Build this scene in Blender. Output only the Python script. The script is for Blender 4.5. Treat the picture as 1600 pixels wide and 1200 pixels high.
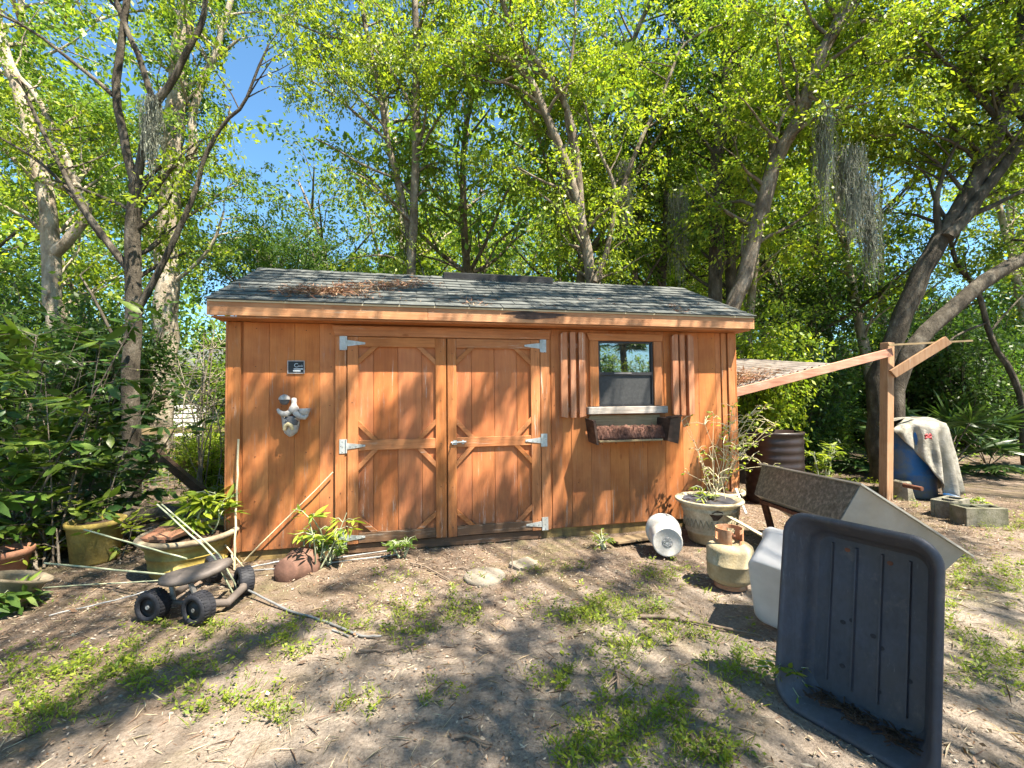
import bpy, math, random
import numpy as np
from mathutils import Vector, Matrix, noise as mnoise

sc = bpy.context.scene
for o in list(bpy.data.objects): bpy.data.objects.remove(o)
C = sc.collection
rnd = random.Random(7)
rng = np.random.default_rng(7)

# ------------------------------------------------------------------ camera
FPX = 701.85                                    # focal length in pixels of a 1600 wide frame
CAM = Vector((1.5257, -4.2108, 1.2654))
YAW, PITCH, ROLL = 0.2134, 0.0315, -0.0104
def cam_axes():
    cy, sy, cp, sp = math.cos(YAW), math.sin(YAW), math.cos(PITCH), math.sin(PITCH)
    f = Vector((sy*cp, cy*cp, sp)); r = Vector((cy, -sy, 0)); u = r.cross(f)
    r2 = r*math.cos(ROLL)+u*math.sin(ROLL); u2 = u*math.cos(ROLL)-r*math.sin(ROLL)
    return r2, u2, f
CR, CU, CF = cam_axes()
cd = bpy.data.cameras.new('camera'); cam = bpy.data.objects.new('camera', cd); C.objects.link(cam)
cd.sensor_fit = 'HORIZONTAL'; cd.sensor_width = 36; cd.lens = 36*FPX/1600
cd.clip_start = 0.05; cd.clip_end = 600
m = Matrix((CR, CU, -CF)).transposed().to_4x4(); m.translation = CAM
cam.matrix_world = m
sc.camera = cam

# ------------------------------------------------------------------ light
SUN = Vector((0.9, -1.0, 2.35)).normalized()     # towards the sun
ELEV = math.asin(SUN.z); AZ = math.atan2(SUN.x, SUN.y)
w = bpy.data.worlds.new('World'); sc.world = w; w.use_nodes = True
nt = w.node_tree; bg = nt.nodes['Background']
sky = nt.nodes.new('ShaderNodeTexSky'); sky.sky_type = 'NISHITA'; sky.sun_disc = False
sky.sun_elevation = ELEV; sky.sun_rotation = AZ; sky.air_density = 1.0; sky.dust_density = 0.25; sky.ozone_density = 2.2
tint = nt.nodes.new('ShaderNodeMix'); tint.data_type = 'RGBA'; tint.blend_type = 'MULTIPLY'; tint.inputs[0].default_value = 1.0
tint.inputs[7].default_value = (.82, 1.13, 1.20, 1); nt.links.new(sky.outputs[0], tint.inputs[6]); nt.links.new(tint.outputs[2], bg.inputs[0]); bg.inputs[1].default_value = 0.06
sl = bpy.data.lights.new('sun', 'SUN'); so = bpy.data.objects.new('sun', sl); C.objects.link(so)
sl.energy = 5.0; sl.angle = math.radians(0.53); sl.color = (1.0, 0.90, 0.75)
so.rotation_euler = (-SUN).to_track_quat('-Z', 'Y').to_euler(); so.location = (8, -8, 20)
vs = sc.view_settings
sc.display_settings.display_device = 'sRGB'
vs.view_transform = 'Standard'; vs.look = 'None'; vs.exposure = 2.1; vs.gamma = 1; vs.use_curve_mapping = False
sc.cycles.max_bounces = 6; sc.cycles.diffuse_bounces = 4; sc.cycles.glossy_bounces = 3
sc.cycles.transmission_bounces = 4; sc.cycles.transparent_max_bounces = 4
sc.cycles.caustics_reflective = False; sc.cycles.caustics_refractive = False
sc.cycles.use_denoising = True
try: sc.cycles.denoising_prefilter = 'ACCURATE'
except Exception: pass
sc.cycles.use_adaptive_sampling = True; sc.cycles.adaptive_threshold = 0.015

# ------------------------------------------------------------------ places
GZ = -0.09                                       # ground level; z = 0 is the foot of the siding
def ray(px, py): return CF + CR*((px-800)/FPX) - CU*((py-600)/FPX)
def G(px, py, z=GZ):
    d = ray(px, py); return CAM + d*((z-CAM.z)/d.z)
def A(px, py, dep): return CAM + ray(px, py)*dep
def Wp(px, py, y=0.0):
    d = ray(px, py); return CAM + d*((y-CAM.y)/d.y)
def proj_np(P):
    d = P - np.array(CAM); z = d @ np.array(CF)
    return 800+FPX*(d @ np.array(CR))/z, 600-FPX*(d @ np.array(CU))/z, z

# ------------------------------------------------------------------ objects
ORG = {}
def thing(name, loc, label, cat, group=None):
    o = bpy.data.objects.new(name, None); C.objects.link(o); o.location = loc; o.empty_display_size = 0.1
    o['label'] = label; o['category'] = cat
    if group: o['group'] = group
    ORG[o.name] = Vector(loc); return o
class MB:
    def __init__(s, M=None): s.v = []; s.f = []; s.sm = []; s.M = M
    def add(s, vs_, fs, smooth=False):
        b = len(s.v)
        for p in vs_:
            p = Vector(p); s.v.append(s.M @ p if s.M is not None else p)
        for f in fs: s.f.append(tuple(i+b for i in f)); s.sm.append(smooth)
    def box(s, x0, x1, y0, y1, z0, z1):
        s.add([(x0,y0,z0),(x1,y0,z0),(x1,y1,z0),(x0,y1,z0),(x0,y0,z1),(x1,y0,z1),(x1,y1,z1),(x0,y1,z1)],
              [(0,3,2,1),(4,5,6,7),(0,1,5,4),(1,2,6,5),(2,3,7,6),(3,0,4,7)]); return s
    def bar(s, a, b, w_, h_, up=Vector((0,0,1))):
        a = Vector(a); b = Vector(b); d = (b-a).normalized()
        x = d.cross(up)
        if x.length < 1e-3: x = d.cross(Vector((0,1,0)))
        x.normalize(); z = x.cross(d)
        P = []
        for p in (a, b):
            for i, j in ((-1,-1),(1,-1),(1,1),(-1,1)): P.append(p + x*(w_/2*i) + z*(h_/2*j))
        s.add(P, [(0,1,2,3),(7,6,5,4),(0,4,5,1),(1,5,6,2),(2,6,7,3),(3,7,4,0)]); return s
    def tube(s, pts, rad, n=6, smooth=True, cap=True):
        pts = [Vector(p) for p in pts]
        if not hasattr(rad, '__len__'): rad = [rad]*len(pts)
        rings = []; ref = None
        for i, p in enumerate(pts):
            d = (pts[min(i+1, len(pts)-1)] - pts[max(i-1, 0)])
            if d.length < 1e-6: d = Vector((0,0,1))
            d.normalize()
            if ref is None: ref = d.orthogonal().normalized()
            x = (ref - d*ref.dot(d)); 
            if x.length < 1e-4: x = d.orthogonal()
            x.normalize(); ref = x; y = d.cross(x)
            rings.append([p + (x*math.cos(2*math.pi*k/n) + y*math.sin(2*math.pi*k/n))*rad[i] for k in range(n)])
        V = [q for r_ in rings for q in r_]; F = []
        for i in range(len(rings)-1):
            for k in range(n): F.append((i*n+k, i*n+(k+1)%n, (i+1)*n+(k+1)%n, (i+1)*n+k))
        s.add(V, F, smooth)
        if cap:
            L = len(rings)-1
            s.add(rings[0], [tuple(range(n))[::-1]]); s.add(rings[L], [tuple(range(n))])
        return s
    def loft(s, rings, smooth=True, cap0=False, cap1=False, closed=True):
        n = len(rings[0]); V = [q for r_ in rings for q in r_]; F = []
        for i in range(len(rings)-1):
            for k in range(n if closed else n-1):
                F.append((i*n+k, i*n+(k+1)%n, (i+1)*n+(k+1)%n, (i+1)*n+k))
        s.add(V, F, smooth)
        if cap0: s.add(rings[0], [tuple(range(n))[::-1]])
        if cap1: s.add(rings[-1], [tuple(range(n))])
        return s
    def lathe(s, prof, c=(0,0,0), n=24, smooth=True, wob=0.0, cap0=False, cap1=False, a0=0, a1=None):
        rings = []
        for r_, z in prof:
            rings.append([(c[0]+r_*(1+wob*math.sin(3*t+z*9))*math.cos(t), c[1]+r_*(1+wob*math.sin(3*t+z*9))*math.sin(t), c[2]+z)
                          for t in [2*math.pi*k/n for k in range(n)]])
        s.loft(rings, smooth, cap0, cap1); return s
    def prism(s, poly, y0, y1):
        """poly in x,z extruded along y"""
        n = len(poly)
        V = [(x, y0, z) for x, z in poly] + [(x, y1, z) for x, z in poly]
        s.add(V, [tuple(range(n)), tuple(range(2*n-1, n-1, -1))] + [(i, n+i, n+(i+1)%n, (i+1)%n) for i in range(n)]); return s
    def ball(s, c, r_, n=10, k=6, jit=0.0):
        rx, ry, rz = r_ if hasattr(r_, '__len__') else (r_, r_, r_)
        rings = []
        for i in range(1, k):
            ph = math.pi*i/k
            rings.append([(c[0]+rx*math.sin(ph)*math.cos(2*math.pi*j/n)*(1+jit*(rnd.random()-.5)), c[1]+ry*math.sin(ph)*math.sin(2*math.pi*j/n)*(1+jit*(rnd.random()-.5)), c[2]-rz*math.cos(ph)) for j in range(n)])
        s.loft(rings, True, True, True); return s
    def mesh(s, name, m_, org=None):
        me = bpy.data.meshes.new(name); o_ = org or Vector((0,0,0))
        me.from_pydata([tuple(p-o_) for p in s.v], [], s.f)
        me.polygons.foreach_set('use_smooth', s.sm); me.materials.append(m_); me.update(); return me
def root_of(p):
    while p.parent: p = p.parent
    return p
def link(name, me, parent=None, bevel=0, kind=None, label=None):
    o = bpy.data.objects.new(name, me); C.objects.link(o)
    if parent: o.parent = parent
    if bevel:
        b = o.modifiers.new('bevel', 'BEVEL'); b.width = bevel; b.segments = 1; b.limit_method = 'ANGLE'
    if kind: o['kind'] = kind
    if label: o['label'] = label
    return o
def part(name, mb, m_, parent, bevel=0, kind=None, label=None):
    return link(name, mb.mesh(name, m_, ORG[root_of(parent).name]), parent, bevel, kind, label)
def solo(name, mb, m_, loc, label, cat, group=None, bevel=0):
    o = link(name, mb.mesh(name, m_, Vector(loc)), None, bevel); o.location = loc
    o['label'] = label; o['category'] = cat
    if group: o['group'] = group
    ORG[o.name] = Vector(loc); return o
def copy_tree(o, parent=None):
    c = o.copy(); C.objects.link(c); c.parent = parent
    for ch in list(o.children): copy_tree(ch, c)
    return c

# ------------------------------------------------------------------ materials
def newmat(name):
    m_ = bpy.data.materials.new(name); m_.use_nodes = True
    n = m_.node_tree; b = n.nodes['Principled BSDF']; return m_, n, b
def N(n, t, **k):
    x = n.nodes.new(t)
    for a, b in k.items(): setattr(x, a, b)
    return x
def coords(n, scale=(1,1,1), src='Object', rand=True):
    tc = N(n, 'ShaderNodeTexCoord'); mp = N(n, 'ShaderNodeMapping'); mp.inputs['Scale'].default_value = scale
    if rand:
        oi = N(n, 'ShaderNodeObjectInfo'); va = N(n, 'ShaderNodeVectorMath', operation='MULTIPLY_ADD')
        cb = N(n, 'ShaderNodeCombineXYZ')
        for i in range(3): n.links.new(oi.outputs['Random'], cb.inputs[i])
        va.inputs[1].default_value = (17.3, 9.1, 23.7)
        n.links.new(cb.outputs[0], va.inputs[0]); n.links.new(tc.outputs[src], va.inputs[2]); n.links.new(va.outputs[0], mp.inputs[0])
    else: n.links.new(tc.outputs[src], mp.inputs[0])
    return mp.outputs[0]
def noise_(n, vec, scale=5, detail=6, rough=.6, dist=0):
    x = N(n, 'ShaderNodeTexNoise'); x.inputs['Scale'].default_value = scale; x.inputs['Detail'].default_value = detail
    x.inputs['Roughness'].default_value = rough; x.inputs['Distortion'].default_value = dist
    if vec is not None: n.links.new(vec, x.inputs['Vector'])
    return x.outputs['Fac']
def ramp(n, fac, stops):
    r_ = N(n, 'ShaderNodeValToRGB'); e = r_.color_ramp.elements
    while len(e) < len(stops): e.new(0.5)
    for i, (p, c) in enumerate(stops):
        e[i].position = p; e[i].color = (*c, 1) if hasattr(c, '__len__') else (c, c, c, 1)
    n.links.new(fac, r_.inputs[0]); return r_.outputs[0]
def mix(n, fac, a, b, mode='MIX'):
    x = N(n, 'ShaderNodeMix', data_type='RGBA', blend_type=mode)
    for k, v in ((0, fac), (6, a), (7, b)):
        if hasattr(v, 'links') or hasattr(v, 'is_linked'): n.links.new(v, x.inputs[k])
        else: x.inputs[k].default_value = v if not hasattr(v, '__len__') else (*v, 1)
    return x.outputs[2]
def math_(n, op, a, b=0.0, clamp=False):
    x = N(n, 'ShaderNodeMath', operation=op); x.use_clamp = clamp
    for k, v in ((0, a), (1, b)):
        if hasattr(v, 'is_linked'): n.links.new(v, x.inputs[k])
        else: x.inputs[k].default_value = v
    return x.outputs[0]
def bump(n, b, h, strength=.4, dist=.01):
    x = N(n, 'ShaderNodeBump'); x.inputs['Strength'].default_value = strength; x.inputs['Distance'].default_value = dist
    n.links.new(h, x.inputs['Height']); n.links.new(x.outputs[0], b.inputs['Normal'])
def surf(name, stops, scale=6, stretch=(1,1,1), rough=.8, bs=.4, bd=.01, metal=0, spec=.3, dirt=None, dirt_amt=.5, fine=0):
    m_, n, b = newmat(name)
    v = coords(n, stretch); f = noise_(n, v, scale, 7, .62)
    col = ramp(n, f, stops)
    if fine:
        f2 = noise_(n, v, fine, 3, .6); col = mix(n, .6, col, ramp(n, f2, [(.3, .55), (.7, 1.0)]), 'MULTIPLY')
    if dirt:
        d = ramp(n, noise_(n, coords(n, (1,1,1)), 2.6, 8, .7), [(.5-.1, 0), (.62, 1)])
        col = mix(n, math_(n, 'MULTIPLY', d, dirt_amt), col, dirt)
    n.links.new(col, b.inputs['Base Color']); b.inputs['Roughness'].default_value = rough
    b.inputs['Metallic'].default_value = metal; b.inputs['Specular IOR Level'].default_value = spec
    if bs: bump(n, b, noise_(n, v, fine or scale*3, 6, .7), bs, bd)
    return m_
def wood(name, c_dark, c_mid, c_light, axis='z', weather=.6, foot=.35, gray=(.30,.25,.20), spec=.25, patchy=.35):
    m_, n, b = newmat(name)
    st = {'z': (1,1,.06), 'x': (.06,1,1), 'y': (1,.06,1)}[axis]
    v = coords(n, st); grain = noise_(n, v, 55, 6, .65, .6); wide = noise_(n, v, 9, 4, .6, .8)
    col = ramp(n, grain, [(.25, c_dark), (.5, c_mid), (.75, c_light)])
    col = mix(n, .5, col, ramp(n, wide, [(.3, .62), (.7, 1.12)]), 'MULTIPLY')
    blot = noise_(n, coords(n, (1,1,1)), 3.2, 6, .6)
    col = mix(n, patchy, col, ramp(n, blot, [(.35, c_dark), (.65, c_light)]))
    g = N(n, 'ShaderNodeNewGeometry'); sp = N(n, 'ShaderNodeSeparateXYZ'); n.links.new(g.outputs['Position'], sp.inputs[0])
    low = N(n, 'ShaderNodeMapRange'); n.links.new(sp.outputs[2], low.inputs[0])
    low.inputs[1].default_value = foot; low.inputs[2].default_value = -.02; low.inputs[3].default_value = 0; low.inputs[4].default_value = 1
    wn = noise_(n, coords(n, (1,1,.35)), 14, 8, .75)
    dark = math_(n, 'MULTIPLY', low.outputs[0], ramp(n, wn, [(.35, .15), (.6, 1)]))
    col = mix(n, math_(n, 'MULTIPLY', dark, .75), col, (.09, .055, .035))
    fl = noise_(n, v, 34, 8, .8)
    thr = ramp(n, fl, [(.57, 0), (.63, 1)])
    zone = math_(n, 'MULTIPLY', ramp(n, noise_(n, coords(n, (1,1,1)), 2.1, 4, .6), [(.45, .05), (.62, 1)]), weather, True)
    fac = math_(n, 'MULTIPLY', thr, math_(n, 'ADD', zone, math_(n, 'MULTIPLY', low.outputs[0], weather), True), True)
    col = mix(n, fac, col, gray)
    oi = N(n, 'ShaderNodeObjectInfo'); hs = N(n, 'ShaderNodeHueSaturation'); n.links.new(col, hs.inputs['Color'])
    mr = N(n, 'ShaderNodeMapRange'); n.links.new(oi.outputs['Random'], mr.inputs[0]); mr.inputs[3].default_value = .96; mr.inputs[4].default_value = 1.05; n.links.new(mr.outputs[0], hs.inputs['Value'])
    wn2 = N(n, 'ShaderNodeTexWhiteNoise', noise_dimensions='1D'); n.links.new(oi.outputs['Random'], wn2.inputs['W'])
    mr2 = N(n, 'ShaderNodeMapRange'); n.links.new(wn2.outputs[0], mr2.inputs[0]); mr2.inputs[3].default_value = .95; mr2.inputs[4].default_value = 1.01; n.links.new(mr2.outputs[0], hs.inputs['Saturation'])
    kn = N(n, 'ShaderNodeTexVoronoi'); kn.inputs['Scale'].default_value = 4.2; n.links.new(coords(n, {'z': (1,1,.45), 'x': (.45,1,1), 'y': (1,.45,1)}[axis]), kn.inputs['Vector'])
    col = mix(n, ramp(n, kn.outputs['Distance'], [(.03, .75), (.07, 0)]), hs.outputs[0], c_dark)
    n.links.new(col, b.inputs['Base Color']); b.inputs['Roughness'].default_value = .72
    b.inputs['Specular IOR Level'].default_value = spec
    bump(n, b, grain, .35, .004)
    return m_
def leafmat(name, trans=.42, rough=.45):
    m_, n, b = newmat(name)
    at = N(n, 'ShaderNodeAttribute', attribute_name='col')
    oi = N(n, 'ShaderNodeObjectInfo')
    hs = N(n, 'ShaderNodeHueSaturation'); n.links.new(at.outputs['Color'], hs.inputs['Color'])
    mr = N(n, 'ShaderNodeMapRange'); n.links.new(oi.outputs['Random'], mr.inputs[0]); mr.inputs[3].default_value = .8; mr.inputs[4].default_value = 1.2
    n.links.new(mr.outputs[0], hs.inputs['Value'])
    n.links.new(hs.outputs[0], b.inputs['Base Color']); b.inputs['Roughness'].default_value = rough; b.inputs['Specular IOR Level'].default_value = .35
    tr = N(n, 'ShaderNodeBsdfTranslucent')
    tc = mix(n, 1.0, hs.outputs[0], (1.55, 1.6, .7), 'MULTIPLY'); n.links.new(tc, tr.inputs[0])
    ms = N(n, 'ShaderNodeMixShader'); ms.inputs[0].default_value = trans
    n.links.new(b.outputs[0], ms.inputs[1]); n.links.new(tr.outputs[0], ms.inputs[2])
    out = [x for x in n.nodes if x.type == 'OUTPUT_MATERIAL'][0]; n.links.new(ms.outputs[0], out.inputs[0])
    return m_
M = {}
OD, OM, OL = (.24,.080,.025), (.44,.158,.050), (.56,.230,.080)
M['siding'] = wood('stained_siding', (.31,.096,.029), (.46,.157,.046), (.55,.215,.066), 'z', .6, .55, patchy=.5)
M['trim_v'] = wood('stained_trim_upright', (.25,.085,.022), OM, OL, 'z', .7, .5, (.50,.42,.34))
M['trim_h'] = wood('stained_trim_level', (.25,.085,.022), OM, OL, 'x', .8, .3, (.50,.42,.34))
M['door_panel'] = wood('door_panel_stain', (.34,.102,.035), (.45,.147,.047), (.52,.188,.061), 'z', .55, .62, (.50,.44,.38), patchy=.45)
M['slat'] = wood('pinkish_brown_slat', (.27,.10,.045), (.43,.18,.085), (.54,.26,.14), 'z', .9, .3, (.60,.56,.48))
M['rotten'] = wood('rotten_rail', (.06,.035,.022), (.12,.07,.04), (.26,.14,.07), 'x', .9, .3)
M['fascia'] = wood('weathered_fascia', (.26,.10,.04), (.42,.19,.08), (.55,.30,.15), 'x', .9, .1, (.42,.33,.24))
M['gray_wood'] = wood('gray_weathered_wood', (.18,.15,.12), (.34,.30,.26), (.55,.51,.47), 'x', .4, .1)
M['rough_wood'] = wood('old_bare_wood', (.13,.09,.045), (.26,.19,.10), (.40,.31,.18), 'x', .4, .1)
M['rough_wood_v'] = wood('old_bare_post', (.16,.10,.045), (.28,.19,.09), (.38,.28,.15), 'z', .4, .1)
M['dark_wood'] = surf('dark_wet_wood', [(.3,(.02,.012,.009)),(.6,(.07,.04,.028)),(.8,(.14,.09,.07))], 8, (1,1,3), .6)
M['skid'] = wood('yellowed_skid', (.16,.11,.04), (.30,.21,.07), (.42,.31,.12), 'x', .3, .0)
M['red_beam'] = wood('faded_red_beam', (.22,.09,.06), (.40,.20,.13), (.55,.33,.24), 'x', .8, .1, (.5,.42,.36))
M['red_post'] = wood('faded_red_post', (.24,.12,.06), (.38,.22,.12), (.50,.32,.19), 'z', .6, .1, (.45,.38,.30))
M['shingle'] = surf('slate_green_shingle', [(.3,(.062,.069,.068)),(.5,(.098,.106,.103)),(.72,(.155,.162,.155))], 7, (1,1,1), .95, .5, .004, fine=240)
M['black_plastic'] = surf('black_ribbed_plastic', [(.3,(.010,.010,.011)),(.7,(.025,.025,.028))], 12, (1,1,1), .5)
M['hinge'] = surf('galvanised_hinge', [(.3,(.36,.40,.40)),(.7,(.58,.62,.62))], 30, (1,1,1), .5, .2, .002, .35, .5, dirt=(.25,.22,.18), dirt_amt=.5)
M['screen'] = surf('dark_insect_screen', [(.3,(.030,.032,.034)),(.7,(.050,.052,.054))], 40, (1,1,1), .55, .1)
M['bronze'] = surf('dark_bronze_frame', [(.3,(.020,.020,.022)),(.7,(.035,.035,.038))], 20, (1,1,1), .4)
M['terracotta'] = surf('old_terracotta', [(.3,(.26,.10,.055)),(.7,(.46,.21,.12))], 7, dirt=(.12,.09,.06), dirt_amt=.6)
M['brown_clay'] = surf('damp_brown_clay', [(.3,(.07,.035,.025)),(.7,(.20,.105,.075))], 9, dirt=(.05,.035,.025), dirt_amt=.6)
M['rubber'] = surf('black_rubber', [(.3,(.012,.013,.017)),(.7,(.030,.031,.038))], 30, rough=.6)
M['tub'] = surf('weathered_dark_blue_poly', [(.3,(.030,.035,.050)),(.55,(.056,.063,.086)),(.75,(.088,.098,.126))], 3.5, (1,1,.6), .55, .25, .003, 0, .4, dirt=(.055,.048,.045), dirt_amt=.55, fine=60)
_t = M['tub'].node_tree; _b = _t.nodes['Principled BSDF']; _c = _b.inputs['Base Color'].links[0].from_socket
_s = noise_(_t, coords(_t, (1,1,.05)), 95, 3, .8); _s2 = noise_(_t, coords(_t, (1,.9,1)), 5, 6, .7)
_c = mix(_t, math_(_t, 'MULTIPLY', ramp(_t, _s, [(.60,0),(.68,.8)]), ramp(_t, _s2, [(.45,0),(.65,.7)])), _c, (.16,.165,.18))
_c = mix(_t, ramp(_t, noise_(_t, coords(_t, (1,1,1)), 7, 9, .8), [(.56,0),(.70,.55)]), _c, (.13,.115,.10)); _t.links.new(_c, _b.inputs['Base Color'])
M['galv'] = surf('spangled_galvanised_steel', [(.3,(.07,.085,.08)),(.5,(.14,.165,.155)),(.7,(.30,.335,.31))], 34, (1,1,1), .45, .1, .002, .45, .5, fine=90)
M['steel'] = surf('plain_gray_steel', [(.3,(.22,.235,.225)),(.7,(.34,.355,.345))], 4, (1,1,1), .42, .05, .002, .25, .5, dirt=(.30,.26,.19), dirt_amt=.35)
M['rust'] = surf('brown_rusty_iron', [(.3,(.07,.030,.020)),(.7,(.20,.08,.045))], 14, rough=.85)
M['white_plastic'] = surf('scuffed_white_plastic', [(.3,(.60,.60,.58)),(.7,(.78,.78,.76))], 9, rough=.5, bs=.1, dirt=(.36,.30,.22), dirt_amt=.5, fine=80)
M['tank'] = surf('stained_cream_paint', [(.3,(.34,.28,.17)),(.55,(.52,.46,.32)),(.75,(.62,.56,.42))], 11, rough=.7, dirt=(.26,.20,.10), dirt_amt=.7, fine=70)
M['tank_rust'] = surf('rusted_tank_collar', [(.3,(.34,.14,.07)),(.55,(.50,.26,.14)),(.75,(.60,.42,.28))], 18, rough=.85)
M['pot'] = surf('weathered_cream_pot', [(.3,(.36,.30,.20)),(.55,(.52,.46,.33)),(.75,(.62,.56,.43))], 16, rough=.85, bs=.8, bd=.006, dirt=(.24,.20,.11), dirt_amt=.6, fine=60)
M['yellow_pot'] = surf('yellowed_mossy_pot', [(.3,(.22,.16,.04)),(.55,(.40,.30,.07)),(.75,(.50,.40,.16))], 5, (1,1,1), .85, .6, .006, dirt=(.10,.08,.03), dirt_amt=.7, fine=50)
M['pot_gray'] = surf('gray_tan_pot', [(.3,(.20,.16,.11)),(.6,(.38,.31,.22)),(.8,(.48,.41,.31))], 7, dirt=(.10,.08,.04), dirt_amt=.7, fine=50)
M['seat'] = surf('dusty_brown_gray_plastic', [(.3,(.085,.072,.065)),(.7,(.15,.125,.11))], 9, rough=.6, dirt=(.07,.06,.05))
M['blue'] = surf('blue_barrel_plastic', [(.3,(.010,.070,.22)),(.7,(.020,.13,.36))], 4, (1,1,.3), .5, .2, .004, dirt=(.13,.14,.10), dirt_amt=.9)
M['tarp'] = surf('dirty_translucent_tarp', [(.3,(.16,.15,.12)),(.5,(.32,.30,.26)),(.75,(.52,.50,.45))], 7, rough=.55, bs=.7, bd=.02, dirt=(.17,.16,.12), dirt_amt=.6)
M['concrete'] = surf('mossy_concrete', [(.3,(.13,.12,.085)),(.55,(.26,.24,.19)),(.75,(.38,.35,.29))], 10, rough=.95, bs=.8, dirt=(.08,.10,.03), dirt_amt=.5, fine=90)
M['pale_stone'] = surf('pale_paver', [(.3,(.26,.23,.19)),(.7,(.42,.37,.31))], 9, rough=.95, bs=.8, dirt=(.15,.12,.07), fine=80)
M['stake'] = surf('pale_green_stake', [(.3,(.24,.27,.16)),(.7,(.40,.43,.30))], 12, rough=.6)
M['cane'] = surf('cream_cane', [(.3,(.46,.40,.24)),(.7,(.62,.56,.38))], 12, rough=.6)
M['conduit'] = surf('dull_steel_conduit', [(.3,(.22,.235,.24)),(.7,(.40,.42,.43))], 20, rough=.5, metal=.4, dirt=(.16,.13,.10), dirt_amt=.6)
M['stick'] = surf('dead_branch_bark', [(.3,(.10,.075,.055)),(.7,(.26,.20,.15))], 20, rough=.9)
M['soil'] = surf('potting_soil', [(.3,(.035,.022,.014)),(.7,(.12,.075,.05))], 30, rough=1, bs=1, bd=.02)
M['fibre'] = surf('dry_reddish_fibre', [(.3,(.07,.032,.024)),(.6,(.18,.09,.065)),(.8,(.36,.24,.17))], 60, (1,1,.2), .95, 1, .02)
M['ceramic'] = surf('weathered_gray_ceramic', [(.3,(.30,.29,.28)),(.6,(.52,.50,.47)),(.8,(.66,.63,.58))], 40, rough=.75, dirt=(.16,.15,.14), dirt_amt=.4)
M['ceramic_dark'] = surf('dark_gray_ceramic', [(.3,(.07,.07,.075)),(.7,(.14,.14,.145))], 30, rough=.7)
M['ceramic_cream'] = surf('cream_ceramic', [(.3,(.48,.38,.20)),(.7,(.66,.56,.34))], 30, rough=.7)
M['black'] = surf('black_sign_face', [(.3,(.010,.012,.016)),(.7,(.02,.022,.028))], 9, rough=.4, bs=0)
M['silver'] = surf('tarnished_silver', [(.3,(.30,.28,.27)),(.7,(.45,.43,.42))], 20, rough=.5, metal=.3, bs=0)
M['sign_white'] = surf('faded_white_print', [(.3,(.42,.48,.52)),(.7,(.66,.70,.72))], 60, rough=.6, bs=0)
M['red'] = surf('faded_red_cloth', [(.3,(.30,.04,.05)),(.7,(.45,.10,.10))], 20, rough=.9)
M['cream_metal'] = surf('cream_drip_edge', [(.3,(.44,.36,.22)),(.7,(.60,.52,.36))], 9, (.2,1,1), .55, .1)
M['white_siding'] = surf('white_house_siding', [(.3,(.62,.63,.64)),(.7,(.76,.77,.78))], 3, (.2,1,1), .6, .05)
M['brown_stack'] = surf('dark_brown_plastic_bin', [(.3,(.014,.009,.008)),(.7,(.030,.018,.016))], 3, (1,1,.2), .42, .1, .003, 0, .5)
M['old_sheet'] = wood('weathered_gray_sheet', (.07,.06,.055), (.20,.175,.155), (.38,.33,.29), 'y', .4, .1)
M['moss'] = surf('gray_green_tree_moss', [(.3,(.10,.115,.085)),(.7,(.24,.25,.20))], 10, rough=1, bs=0)
def bark(name, a, b_, c):
    return surf(name, [(.32,a),(.52,b_),(.72,c)], 7, (1,1,.45), .95, 1.0, .03, fine=38)
M['bark_pale'] = bark('pale_lichen_bark', (.17,.13,.09), (.40,.34,.26), (.58,.53,.44))
M['bark_dark'] = bark('dark_gray_bark', (.040,.033,.024), (.095,.080,.060), (.22,.195,.155))
M['bark_mid'] = bark('gray_brown_bark', (.09,.07,.05), (.22,.18,.135), (.42,.37,.30))
M['leaf'] = leafmat('tree_leaf', .45); M['leaf_soft'] = leafmat('weed_leaf', .4, .55); M['leaf_gloss'] = leafmat('glossy_shrub_leaf', .28, .33)
M['litter'] = leafmat('dead_leaf', .12, .85)
# glass
m_, n, b = newmat('window_glass'); b.inputs['Base Color'].default_value = (.012,.016,.018,1); b.inputs['Roughness'].default_value = .02
b.inputs['Specular IOR Level'].default_value = 1.0; b.inputs['IOR'].default_value = 2.3
M['glass'] = m_
# translucent bin plastic
m_, n, b = newmat('milky_bin_plastic'); v = coords(n)
n.links.new(ramp(n, noise_(n, v, 7, 6), [(.3,(.52,.52,.53)),(.7,(.74,.74,.76))]), b.inputs['Base Color']); b.inputs['Roughness'].default_value = .4
tr = N(n, 'ShaderNodeBsdfTranslucent'); tr.inputs[0].default_value = (.7,.68,.66,1); ms = N(n, 'ShaderNodeMixShader'); ms.inputs[0].default_value = .4
n.links.new(b.outputs[0], ms.inputs[1]); n.links.new(tr.outputs[0], ms.inputs[2]); n.links.new(ms.outputs[0], [x for x in n.nodes if x.type=='OUTPUT_MATERIAL'][0].inputs[0])
M['milky'] = m_
# ground
m_, n, b = newmat('sandy_soil_and_leaf_mould'); v = coords(n, rand=False)
big = noise_(n, v, .55, 5, .6, .4); mid = noise_(n, v, 4.5, 8, .7); fin = noise_(n, v, 60, 6, .75)
sand = ramp(n, fin, [(.3,(.140,.116,.094)),(.5,(.265,.222,.182)),(.72,(.39,.335,.282))])
mould = ramp(n, noise_(n, v, 85, 6, .8), [(.3,(.060,.042,.030)),(.5,(.165,.120,.088)),(.7,(.30,.235,.18))])
moss = ramp(n, fin, [(.3,(.09,.090,.040)),(.7,(.23,.22,.11))])
g = N(n, 'ShaderNodeNewGeometry'); sp = N(n, 'ShaderNodeSeparateXYZ'); n.links.new(g.outputs['Position'], sp.inputs[0])
near = N(n, 'ShaderNodeMapRange'); n.links.new(sp.outputs[1], near.inputs[0]); near.inputs[1].default_value = -1.9; near.inputs[2].default_value = -.6
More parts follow.
